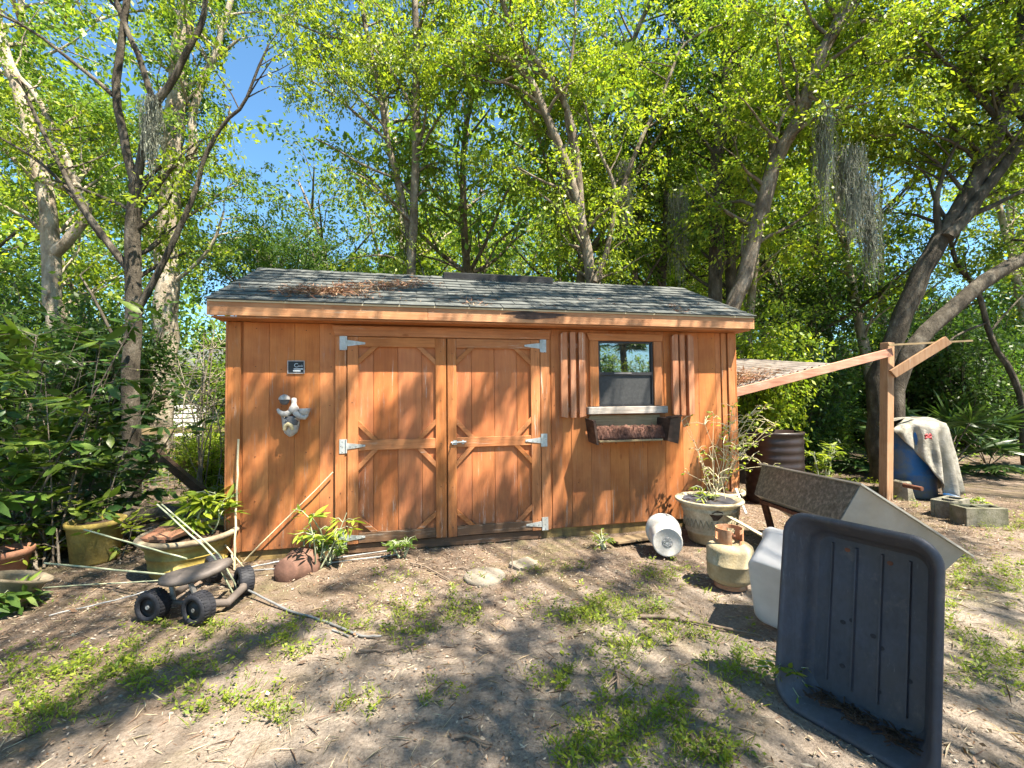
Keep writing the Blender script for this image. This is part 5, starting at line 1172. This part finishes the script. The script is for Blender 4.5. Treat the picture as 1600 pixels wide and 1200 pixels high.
for s_ in SH:
    hgt = rnd.uniform(7.7, 8.8) if len(s_) > 5 else rnd.uniform(6.8, 7.8); q = shade_point(s_[0], hgt)
    i = min(range(4), key=lambda j: (owners[j][0]-Vector((q.x, q.y, GZ))).length); bag_[i].append((q, s_))
for i, (b_, lab, sd_) in enumerate(owners):
    r = np.random.default_rng(sd_); tb = MB(); LP, LD = [], []
    hub = b_+Vector((0,0,4.2)); tb.tube([b_-Vector((0,0,.2)), b_+Vector((.05,.05,2)), hub], [.24,.19,.15], 10)
    for q, (p, ra, rc, dv, n_, *_x) in bag_[i]:
        dv = dv.normalized(); 
        # a bough lying in the plane whose shadow falls along dv
        mid2 = hub.lerp(q, .5)+Vector((0,0,.9))
        tb.tube([hub, hub.lerp(mid2,.25)+Vector((0,0,.15)), hub.lerp(mid2,.5)+Vector((0,0,.25)), hub.lerp(mid2,.75)+Vector((0,0,.15)), mid2, mid2.lerp(q,.25), mid2.lerp(q,.5), mid2.lerp(q,.75), q-dv*ra*.5], [.022]+[.016]*3+[.008]*5, 5, cap=False)
        tb.tube([q-dv*ra, q, q+dv*ra], [.012,.010,.004], 4, cap=False)
        t_ = r.uniform(-1, 1, n_); s2 = r.normal(0, 1, (n_,3))
        pts_ = np.array(q)+np.array(dv)*t_[:,None]*ra+s2*rc*(1-.4*np.abs(t_))[:,None]; LP.append(pts_); LD.append(r.normal(0,1,(n_,3)))
    nn_ = 2600; a_ = r.uniform(0, 6.28, nn_); rr_ = r.uniform(.5, 3.6, nn_)   # its own crown away from the yard
    P0 = np.stack([b_.x+np.cos(a_)*rr_, b_.y-1.5-np.abs(np.sin(a_))*rr_, 6.2+r.normal(0,.9,nn_)], 1); LP.append(P0); LD.append(r.normal(0,1,(nn_,3)))
    P = np.concatenate(LP); D_ = np.concatenate(LD); n = len(P); lv = leaves(P, D_, r.uniform(.05,.10,n), r.uniform(.03,.05,n), pal(n,'mid',r), r=r)
    th_ = thing('shade_tree', b_, lab, 'tree'); link('trunk', tb.mesh('trunk', M['bark_dark'], b_), th_); link('crown', np_mesh('crown', lv[0]-np.array(b_), lv[1], [M['leaf']], lv[2]), th_)

# ------------------------------------------------------------------ hanging moss
def moss(px, py, dep, wpx, hpx, label, n_=130):
    top = A(px, py, dep); sc2 = dep/FPX; mm = MB(); r = random.Random(int(px))
    for k in range(int(n_*2.2)):
        x_ = r.gauss(0, .26)*wpx*sc2; l_ = hpx*sc2*r.uniform(.12, .55)*(1-.4*abs(x_)/(wpx*sc2)); st0 = r.random()**1.4*.55
        p = top+CR*x_*(1-.35*st0)+Vector((0, r.gauss(0,.07), -st0*hpx*sc2)); pts = [p]; m_n = 8; ph = r.random()*6.28; am = r.uniform(.006,.022)
        for q in range(m_n): p = p+Vector((math.cos(ph+q*1.7)*am, math.sin(ph+q*1.3)*am, -l_/m_n)); pts.append(p)
        wdt = r.uniform(.002,.0055)
        for q in range(m_n):
            a_, b_ = pts[q], pts[q+1]; w2 = wdt*(1-q/m_n*.6); s2 = Vector((w2, r.uniform(-1,1)*w2, 0)); mm.add([a_-s2, a_+s2, b_+s2*.8, b_-s2*.8], [(0,1,2,3)])
            if r.random() < .6: c2_ = a_+Vector((r.gauss(0,.035), r.gauss(0,.035), r.gauss(-.03,.02))); mm.add([a_, a_+Vector((.004,0,.003)), c2_], [(0,1,2)])
    solo('hanging_moss', mm, M['moss'], top, label, 'hanging moss', 'clumps of gray hanging moss')
moss(1326, 225, 6.9, 42, 170, 'broad pale clump of moss hanging left of the sky gap', 260)
moss(1354, 285, 7.1, 34, 175, 'darker clump of moss hanging lower just right of the broad one', 200)
moss(1284, 160, 6.8, 26, 200, 'thin moss strands hanging along the leaning trunk')
moss(238, 150, 5.9, 30, 130, 'moss clump hanging between the dark stems at the left', 180)
moss(1060, 290, 8.6, 30, 170, 'thin moss veil hanging behind the right half of the roof')
moss(975, 250, 8.2, 22, 120, 'small moss veil in the middle of the trees')

# ------------------------------------------------------------------ palms
def fan(mb_list, base, d, size, r):
    d = d.normalized(); side = d.cross(Vector((0,0,1))).normalized(); upn = side.cross(d)
    P_, D_, L_, W_ = mb_list
    for k in range(26):
        a_ = math.radians(-115+230*k/25); dd = d*math.cos(a_)+side*math.sin(a_)+upn*(.15-.25*abs(math.sin(a_)))
        P_.append(base); D_.append(dd); L_.append(size*r.uniform(.85,1.05)*(1-.25*abs(a_)/2)); W_.append(size*.085)
def palmetto(name, px, py, dep, n_f, size, label, h=.5, trunk=0, at=None):
    p = at or A(px, py, dep); p = Vector((p.x, p.y, GZ)); th_ = thing(name, p, label, 'palm'); r = random.Random(int(px)); lst = ([],[],[],[]); st = MB()
    hub = Vector((0,0,trunk)); 
    if trunk: link('trunk', MB().tube([Vector((0,0,-.2)), Vector((.1,0,trunk*.5)), hub], [.17,.14,.13], 10).mesh('trunk', M['bark_mid']), th_)
    for k in range(n_f):
        az = r.random()*6.28; el = r.uniform(.15, 1.2); dv = Vector((math.cos(az)*math.cos(el), math.sin(az)*math.cos(el), math.sin(el))); tip = hub+dv*r.uniform(.6,1.1)*h*1.6+Vector((0,0,-.1))
        st.tube([hub, hub.lerp(tip,.5)+Vector((0,0,.06)), tip], [.014,.010,.008], 4, cap=False); fan(lst, tip, dv+Vector((0,0,-.35)), size, r)
    link('stems', st.mesh('stems', M['bark_mid']), th_)
    P_ = np.array([tuple(q) for q in lst[0]]); D_ = np.array([tuple(q) for q in lst[1]]); lv = leaves(P_, D_, np.array(lst[2]), np.array(lst[3]), pal(len(P_),'deep')*1.0, True)
    link('fronds', np_mesh('fronds', lv[0], lv[1], [M['leaf_gloss']], lv[2]), th_)
palmetto('fan_palm', 1470, 640, 7.6, 12, .62, 'dark fan palm behind the blue barrel', .75)
palmetto('fan_palm', 1330, 650, 8.6, 12, .65, 'dark fan palm left of the lean-to post in the shade', .75)
palmetto('fan_palm', 1540, 650, 8.2, 10, .60, 'dark fan palm near the right edge behind the tarp', .7)
palmetto('fan_palm', 1410, 690, 7.4, 7, .5, 'low fan palm between post and barrel', .4)
palmetto('fan_palm', 210, 380, 8.4, 7, .5, 'small bright fan palm far left behind the dark stems', .7)
palmetto('cabbage_palm', 7, 0, 0, 26, .95, 'cabbage palm behind the photographer, mirrored in the window', 1.0, 3.3, Vector((9.3,-11.6,0)))
for k, (x_, y_, s_, kk) in enumerate(((6.6,-10.5,.85,0),(8.0,-12.5,.95,3),(9.6,-10.2,.7,1),(11.2,-12.6,.95,0),(7.2,-14.5,1.2,3),(12.6,-11.0,.9,3),(5.6,-12.5,.9,1),(10.2,-15.0,1.3,0))):
    t_ = thing('bush', (x_, y_, GZ), 'bush behind the photographer seen only as reflection, '+ORD[k]+' in its row', 'bush')
    for nm_, me_ in zip(('stems','foliage'), bp_[kk]): link(nm_, me_, t_)
    t_.scale = (s_, s_, s_)

# ------------------------------------------------------------------ leafy shrub at the left
def shrub(name, org, stems, label, kind, L_, Wd, nl, seed, leafm='leaf_gloss', droop=.3, group=None, mat_='bark_mid', twig=(.15,.45), nside=6, cat='shrub'):
    r = random.Random(seed); r2 = np.random.default_rng(seed); th_ = thing(name, org, label, cat, group); st = MB(); P_, D_ = [], []
    for pts, rad_ in stems:
        pts = smooth_path([Vector(p) for p in pts], 2); st.tube(pts, [rad_*(1-.7*i/len(pts)) for i in range(len(pts))], 5, cap=False)
        for k in range(nside):
            i = r.randrange(len(pts)//4, len(pts)); b_ = pts[i]; az = r.random()*6.28; dv = Vector((math.cos(az), math.sin(az), r.uniform(-.1,.8))).normalized(); l_ = r.uniform(*twig); tip = b_+dv*l_
            st.tube([b_, b_.lerp(tip,.5)+Vector((0,0,.02)), tip], [.004,.003,.0015], 4, cap=False)
            for q in range(nl):
                t = (q+.5)/nl; s_ = 1 if q % 2 else -1; sdv_ = dv.cross(Vector((0,0,1))).normalized()*s_
                P_.append(tuple(b_.lerp(tip, .2+.8*t))); D_.append(tuple(dv*.6+sdv_*.8+Vector((r.gauss(0,.25), r.gauss(0,.25), r.gauss(-droop*.5,.3)))))
    n = len(P_)
    link('stems', st.mesh('stems', M[mat_], Vector(org)), th_)
    if n:
        lv = leaves(np.array(P_), np.array(D_), L_*(.55+.8*r2.random(n)), Wd*(.6+.7*r2.random(n)), pal(n, kind, r2), True, r=r2)
        link('leaves', np_mesh('leaves', lv[0]-np.array(org), lv[1], [M[leafm]], lv[2]), th_)
    return th_
def stems_from(px, py, dep, n_, hmin, hmax, spread, seed, lean=(0,0)):
    r = random.Random(seed); b_ = A(px, py, dep); out = []
    for k in range(n_):
        b2 = Vector((b_.x+r.uniform(-1,1)*spread*.6, b_.y+r.uniform(-.5,.7)*spread*.6, GZ)); h_ = r.uniform(hmin, hmax)
        tip = b2+Vector((r.gauss(lean[0],.25)*h_, r.gauss(lean[1],.2)*h_, h_)); out.append(([b2, b2.lerp(tip,.4)+Vector((r.gauss(0,.05), r.gauss(0,.05), .05)), tip], r.uniform(.006,.014)))
    return Vector((b_.x, b_.y, GZ)), out
for (px, py, dep, n_, h0, h1, sp, sd_, kind, L_, W_, lab) in (
    (35, 700, 3.7, 15, 1.0, 2.05, .55, 1, 'mid', .185, .072, 'large leafy shrub filling the left edge in front'),
    (105, 720, 4.2, 13, .8, 1.75, .50, 2, 'deep', .145, .062, 'leafy shrub with broad leaves just left of the dark stems'),
    (-10, 640, 4.9, 14, 1.3, 2.4, .6, 3, 'deep', .13, .05, 'dark leafy shrub behind the front one at the left edge'),
    (140, 750, 4.9, 7, .4, .9, .40, 4, 'deep', .09, .040, 'low shrub in shade behind the tall yellow planter'),
    (70, 640, 6.0, 12, 1.0, 2.2, .6, 5, 'deep', .10, .042, 'dark shrub under the far left tree'),
    (185, 700, 6.8, 5, .3, .8, .3, 6, 'mid', .08, .036, 'thin shrub between the dark stems')):
    org, st_ = stems_from(px, py, dep, n_, h0, h1, sp, sd_); shrub('leafy_shrub', org, st_, lab, kind, L_, W_, 8, sd_, nside=9)
for k, (px, py, dep, h_, kind) in enumerate(((75,835,3.7,.45,'bright'),(-35,820,3.5,.5,'mid'),(70,850,3.9,.30,'bright'),(175,880,3.9,.32,'bright'))):
    org, st_ = stems_from(px, py, dep, 5, h_*.6, h_, .15, 60+k); shrub('leafy_sprig', org, st_, ['bright sprig hanging before the yellow planter','sprig at the left edge over the orange pot','low bright sprig left of the tall planter','sprig with small bright leaves right of the tall planter'][k], kind, .085, .032, 6, 60+k, 'leaf_soft', nside=4)
# bare light twiggy bush by the shed corner
b0 = A(318, 700, 5.3); b0 = Vector((b0.x, b0.y, GZ)); st_ = []
r = random.Random(9)
for k in range(9):
    tip = A(r.uniform(292, 352), r.uniform(500, 600), 5.3+r.uniform(-.3,.3)); mid2 = b0.lerp(tip, .5)+Vector((r.gauss(0,.10), r.gauss(0,.08), .05)); st_.append(([b0+Vector((r.gauss(0,.05), r.gauss(0,.04), 0)), mid2, tip+Vector((r.gauss(0,.08), 0, 0))], .010))
    for q in range(3):
        f_ = mid2.lerp(tip, r.random()*.8); d_ = Vector((r.gauss(0,.16), r.gauss(0,.10), r.uniform(.08,.30))); st_.append(([f_, f_+d_*.5+Vector((r.gauss(0,.03),0,.02)), f_+d_], .005))
shrub('bare_bush', b0, st_, 'bare pale twiggy bush left of the shed corner', 'bright', .040, .018, 2, 9, 'leaf_soft', mat_='bark_pale', nside=3)
# thin twiggy plants in the right pots
b0 = pc+Vector((.08,.02,.36)); st_ = []; r = random.Random(10)
for tx, ty in ((1072,655),(1085,690),(1100,660),(1108,700),(1092,720),(1120,730),(1075,740),(1115,650),(1130,690),(1063,655)):
    tip = A(tx, ty, 4.35+r.uniform(-.15,.15)); st_.append(([b0+Vector((r.gauss(0,.03), r.gauss(0,.03), 0)), b0.lerp(tip,.5)+Vector((r.gauss(.02,.04), r.gauss(0,.04), .04)), tip], .0032))
shrub('twiggy_pot_plant', b0, st_, 'thin twiggy plant with few pale leaves in the embossed pot', 'bright', .045, .020, 2, 10, 'leaf_soft', mat_='cane', twig=(.05,.16), nside=4)
b0 = pc2+Vector((-.02,-.02,.36)); st_ = []
for tx, ty in ((1150,655),(1145,640),(1160,660),(1175,650),(1190,680),(1200,660),(1212,668),(1180,700),(1170,720),(1205,735),(1165,690),(1150,700),(1140,670),(1195,640)):
    tip = A(tx, ty, 4.6+r.uniform(-.2,.2)); st_.append(([b0+Vector((r.gauss(0,.04), r.gauss(0,.03), 0)), b0.lerp(tip,.6)+Vector((r.gauss(-.03,.05), r.gauss(0,.05), .10)), tip+Vector((0,0,.05)), tip], .0034))
shrub('vine_tangle', b0, st_, 'tangle of pale vines and small leaves climbing from the double ringed pot', 'bright', .050, .026, 2, 31, 'leaf_soft', mat_='cane', twig=(.06,.22), nside=7)
for nm_, lab, px, py, dep, n_, h_, sp, sd_, kind, L_, W_ in (
    ('weed_plant', 'tall weed with long bright leaves standing before the left door jamb', 505, 868, 3.62, 3, .62, .10, 71, 'bright', .105, .030),
    ('weed_plant', 'bushy weed over the sunken clay pot by the left door', 500, 880, 3.72, 7, .22, .16, 72, 'mid', .055, .028),
    ('weed_plant', 'small weed growing at the left door sill', 628, 868, 3.85, 4, .12, .05, 73, 'mid', .05, .025),
    ('potted_weed', 'bright palmate weed growing from the yellowed planter', 318, 830, 3.62, 6, .36, .10, 74, 'bright', .15, .040),
    ('weed_plant', 'lush weed at the left rear corner of the shed', 345, 700, 5.2, 6, .5, .15, 75, 'bright', .10, .035),
    ('weed_plant', 'weed sprouting at the lower left corner of the black tub', 1236, 1130, 2.02, 3, .10, .03, 76, 'bright', .05, .016),
    ('weed_plant', 'yellow green fern like weed over the dark bin', 1282, 720, 6.6, 8, .62, .25, 77, 'bright', .12, .035),
    ('weed_plant', 'small weed in front of the left concrete block', 1530, 815, 5.1, 4, .14, .06, 78, 'bright', .05, .025),
    ('weed_plant', 'green sprigs in the embossed pot', 1130, 795, 4.25, 6, .50, .10, 79, 'bright', .06, .018),
    ('weed_plant', 'tiny weed near the bucket', 945, 860, 4.0, 3, .09, .04, 80, 'bright', .04, .018),
    ('weed_plant', 'broad leaved weed at the left edge of the frame', 5, 985, 2.9, 4, .12, .08, 81, 'mid', .12, .05)):
    org, st_ = stems_from(px, py, dep, n_, h_*.7, h_, sp, sd_); 
    if nm_ == 'potted_weed': st_ = [([p_+Vector((0,0,.25)) for p_ in a_], q_) for a_, q_ in st_]
    if 'embossed' in lab: st_ = [([p_+Vector((0,0,.0)) for p_ in a_], q_) for a_, q_ in st_]
    shrub(nm_, org, st_, lab, kind, L_, W_, 6, sd_, 'leaf_soft', mat_='stake', twig=(.05,.14), nside=5, cat='weed')

# ------------------------------------------------------------------ leaf litter, weeds and grass (nobody could count these)
def near_noise(x_, y_, s_, o_): return np.array([mnoise.noise(Vector((a_*s_, b_*s_, o_))) for a_, b_ in zip(x_, y_)])
def scatter(n, xr, yr, bias=1.0):
    x_ = rng.uniform(*xr, n); y_ = yr[0]+(yr[1]-yr[0])*rng.random(n)**bias; return x_, y_
foot = lambda x_, y_: (x_ > -.05) & (x_ < SL+.05) & (y_ > -.0) & (y_ < 2.3)
x_, y_ = scatter(120000, (-5, 9), (-3.5, 3.2), 1.15); x2, y2 = scatter(14000, (-9, 16), (2, 12)); x_ = np.concatenate([x_, x2]); y_ = np.concatenate([y_, y2])
keep = ~foot(x_, y_); dn = near_noise(x_, y_, .9, 4)+.45*near_noise(x_, y_, 3.1, 6); pr = np.clip(.34+1.0*dn+.42*((y_ > -1.3)|(x_ < .3)), .05, 1); keep &= rng.random(len(x_)) < pr
x_, y_ = x_[keep], y_[keep]; n = len(x_); z_ = np.array([ground_h(a_, b_) for a_, b_ in zip(x_, y_)])
D_ = np.stack([rng.normal(0,1,n), rng.normal(0,1,n), rng.normal(.05,.28,n)], 1)
cl = np.array([(.32,.24,.17),(.22,.145,.10),(.12,.080,.055),(.40,.32,.24),(.25,.15,.09),(.45,.39,.31)])[rng.integers(0,6,n)]*(.7+.5*rng.random((n,1)))
V_, T_, c_ = leaves(np.stack([x_, y_, z_+.006+.010*rng.random(n)], 1), D_, rng.uniform(.006,.026,n)*(1+1.1*(rng.random(n) < .10)), rng.uniform(.003,.012,n)*(1+1.1*(rng.random(n) < .10)), cl)
o = link('leaf_litter', np_mesh('leaf_litter', V_, T_, [M['litter']], c_), None, 0, 'stuff'); o['label'] = 'brown fallen leaves and mulch scattered over the dirt'; o['category'] = 'leaf litter'
# thin straws and twiglets
x_, y_ = scatter(12000, (-4, 8), (-3.5, 1.2), 1.2); keep = ~foot(x_, y_); x_, y_ = x_[keep], y_[keep]; n = len(x_); z_ = np.array([ground_h(a_, b_) for a_, b_ in zip(x_, y_)])
D_ = np.stack([rng.normal(0,1,n), rng.normal(0,1,n), rng.normal(.0,.12,n)], 1); cl = np.array([(.34,.27,.18),(.16,.10,.07),(.44,.38,.28)])[rng.integers(0,3,n)]
V_, T_, c_ = leaves(np.stack([x_, y_, z_+.008], 1), D_, rng.uniform(.03,.13,n), rng.uniform(.002,.005,n), cl)
o = link('fallen_twiglets', np_mesh('fallen_twiglets', V_, T_, [M['litter']], c_), None, 0, 'stuff'); o['label'] = 'thin straws and twiglets strewn over the dirt'; o['category'] = 'twigs'
pb2 = MB()
for k in range(1300):
    a_, b_ = rnd.uniform(-3.5, 7.5), rnd.uniform(-3.3, -.1); q_ = .003+.009*rnd.random()**3
    pb2.ball((a_, b_, ground_h(a_, b_)+q_*.3), (q_, q_*rnd.uniform(.7,1), q_*.6), 6, 4, .4)
o = link('pebbles', pb2.mesh('pebbles', M['pale_stone']), None, 0, 'stuff'); o['label'] = 'tiny pebbles scattered in the sandy dirt'; o['category'] = 'pebbles'
# weeds in patches
patch = [(640,960,95,45,900),(720,950,60,30,400),(90,1050,110,45,900),(230,1040,130,45,1200),(330,1090,120,40,500),(60,1110,80,35,500),(450,1000,90,35,700),(560,975,70,20,260),(960,1010,60,45,500),(900,960,90,28,900),(980,950,80,25,700),(1060,990,90,25,500),
         (1010,1120,120,60,1300),(930,1170,90,40,700),(1100,1180,70,30,500),(1150,1040,60,40,500),(1560,1030,70,50,900),(1500,900,60,30,500),(1570,820,60,25,600),(1040,900,60,25,500),(860,890,60,12,200),(690,1090,40,20,140),(440,1110,50,25,120),(560,1100,40,22,110),(120,940,60,12,60),
         (760,905,45,14,150),(1480,960,30,50,300),(1580,900,40,40,500),(300,985,80,18,300),(620,900,50,12,120),(880,1060,60,22,300)]
P_, Hh = [], []
for px, py, a_, b_, cnt in patch:
    for k in range(int(cnt*.12)):
        u_, v_ = rnd.gauss(0,.5)*a_, rnd.gauss(0,.5)*b_; g_ = G(px+u_, py+v_)
        if foot(np.array([g_.x]), np.array([g_.y]))[0]: continue
        P_.append((g_.x, g_.y)); Hh.append(rnd.uniform(.35, 1.0))
for k in range(7000):
    a_, b_ = rnd.uniform(-6, 16), rnd.uniform(-3.3, 9); 
    if foot(np.array([a_]), np.array([b_]))[0]: continue
    v_ = mnoise.noise(Vector((a_*.7, b_*.7, 11)))+.4*mnoise.noise(Vector((a_*2.4, b_*2.4, 2)))
    if (a_ > 5 and b_ > -2) or b_ > 2.5 or (a_ < -1 and b_ > .5): v_ += .42
    if v_ > .50: P_.append((a_, b_)); Hh.append(rnd.uniform(.5,1.4)*(1+.12*max(0,b_)))
XY = np.array(P_); Hh = np.array(Hh); nt_ = len(XY); per = 9
base = np.repeat(np.column_stack([XY, [ground_h(a_, b_) for a_, b_ in P_]]), per, 0); hs_ = np.repeat(Hh, per); n = len(base)
ang = rng.uniform(0, 6.28, n); lift = rng.uniform(0, .065, n)*hs_
P = base+np.stack([np.cos(ang)*.006, np.sin(ang)*.006, lift], 1)+rng.normal(0,.008,(n,3))*np.array([1,1,.2])
D_ = np.stack([np.cos(ang), np.sin(ang), rng.uniform(.1,1.0,n)], 1)
V_, T_, c_ = leaves(P, D_, rng.uniform(.014,.040,n)*hs_, rng.uniform(.007,.017,n)*hs_, pal(n,'bright')*.80)
o = link('ground_weeds', np_mesh('ground_weeds', V_, T_, [M['leaf_soft']], c_), None, 0, 'stuff'); o['label'] = 'low green weeds growing in patches on the dirt'; o['category'] = 'weeds'
# grass blades
sel = rng.random(nt_) < .3; base = np.repeat(np.column_stack([XY, [ground_h(a_, b_) for a_, b_ in P_]])[sel], 6, 0); n = len(base); ang = rng.uniform(0, 6.28, n)
P = base+np.stack([rng.normal(0,.02,n), rng.normal(0,.02,n), np.zeros(n)], 1); D_ = np.stack([np.cos(ang)*.45, np.sin(ang)*.45, rng.uniform(.4,1.0,n)], 1)
V_, T_, c_ = leaves(P, D_, rng.uniform(.025,.075,n), rng.uniform(.002,.004,n), pal(n,'bright'))
o = link('grass', np_mesh('grass', V_, T_, [M['leaf_soft']], c_), None, 0, 'stuff'); o['label'] = 'sparse short grass blades among the weeds'; o['category'] = 'grass'
# far ground cover on the right and behind
n = 42000; x_ = rng.uniform(-12, 22, n); y_ = rng.uniform(2.6, 14, n); v_ = (rng.random(n) < .8) & ~((x_ > -.5)&(x_ < 9)&(y_ < 3.0)) & ~((x_ > 5)&(x_ < 12)&(y_ < 3.6)); x_, y_ = x_[v_], y_[v_]; n = len(x_)
P = np.stack([x_, y_, GZ+rng.random(n)**1.6*.35], 1); V_, T_, c_ = leaves(P, np.stack([rng.normal(0,1,n), rng.normal(0,1,n), rng.uniform(0,.8,n)],1), rng.uniform(.05,.10,n), rng.uniform(.025,.05,n), pal(n,'mid'))
o = link('ground_cover', np_mesh('ground_cover', V_, T_, [M['leaf']], c_), None, 0, 'stuff'); o['label'] = 'leafy ground cover under the trees behind the yard'; o['category'] = 'ground cover'
# dry litter on roof, awning
def litter_on(name, fn, n, label, Lr=(.03,.10)):
    P_, D_ = [], []
    for k in range(n):
        p, nrm_ = fn(); P_.append(tuple(p)); d = Vector((rnd.gauss(0,1), rnd.gauss(0,1), rnd.gauss(0,1))); d = d-nrm_*d.dot(nrm_)*.75; D_.append(tuple(d))
    cl = np.array([(.30,.16,.10),(.22,.10,.06),(.40,.27,.18),(.12,.06,.04)])[rng.integers(0,4,n)]
    V_, T_, c_ = leaves(np.array(P_), np.array(D_), rng.uniform(*Lr,n), rng.uniform(.004,.012,n), cl); o = link(name, np_mesh(name, V_, T_, [M['litter']], c_), None, 0, 'stuff'); o['label'] = label; o['category'] = 'leaf litter'
def f1():
    t = rnd.random()
    x_ = .45+1.15*t+rnd.gauss(0,.12); s_ = .28+.62*t+rnd.gauss(0,.10)
    if rnd.random() < .4: x_, s_ = rnd.gauss(.75,.22), rnd.gauss(.32,.09)
    return roofpt(x_, min(max(s_,.05),1.2), .022+.03*rnd.random()**2), sn
litter_on('roof_leaf_litter', f1, 1500, 'reddish dry leaves heaped on the left part of the roof')
def f2(): return roofpt(rnd.choice([rnd.gauss(2.1,.10), rnd.gauss(4.2,.06), rnd.uniform(0,4.9)]), abs(rnd.gauss(.16,.16))+.02, .02), sn
litter_on('roof_twigs', f2, 130, 'a few dry twigs and leaves near the roof edge', (.03,.09))
def f3():
    u_, v_ = min(max(abs(rnd.gauss(.12,.22)),.0),.85), min(max(rnd.gauss(.20,.15),.03),.95); p = c00.lerp(c10, u_).lerp(c01.lerp(c11, u_), v_)+Vector((0,0,-.06*math.sin(math.pi*v_)*(1-u_)+.02+.05*rnd.random()*(1-u_))); return p, Vector((0,0,1))
litter_on('awning_litter', f3, 2600, 'dark leaf mould and twigs lying on the sagging roof panel', (.03,.12))
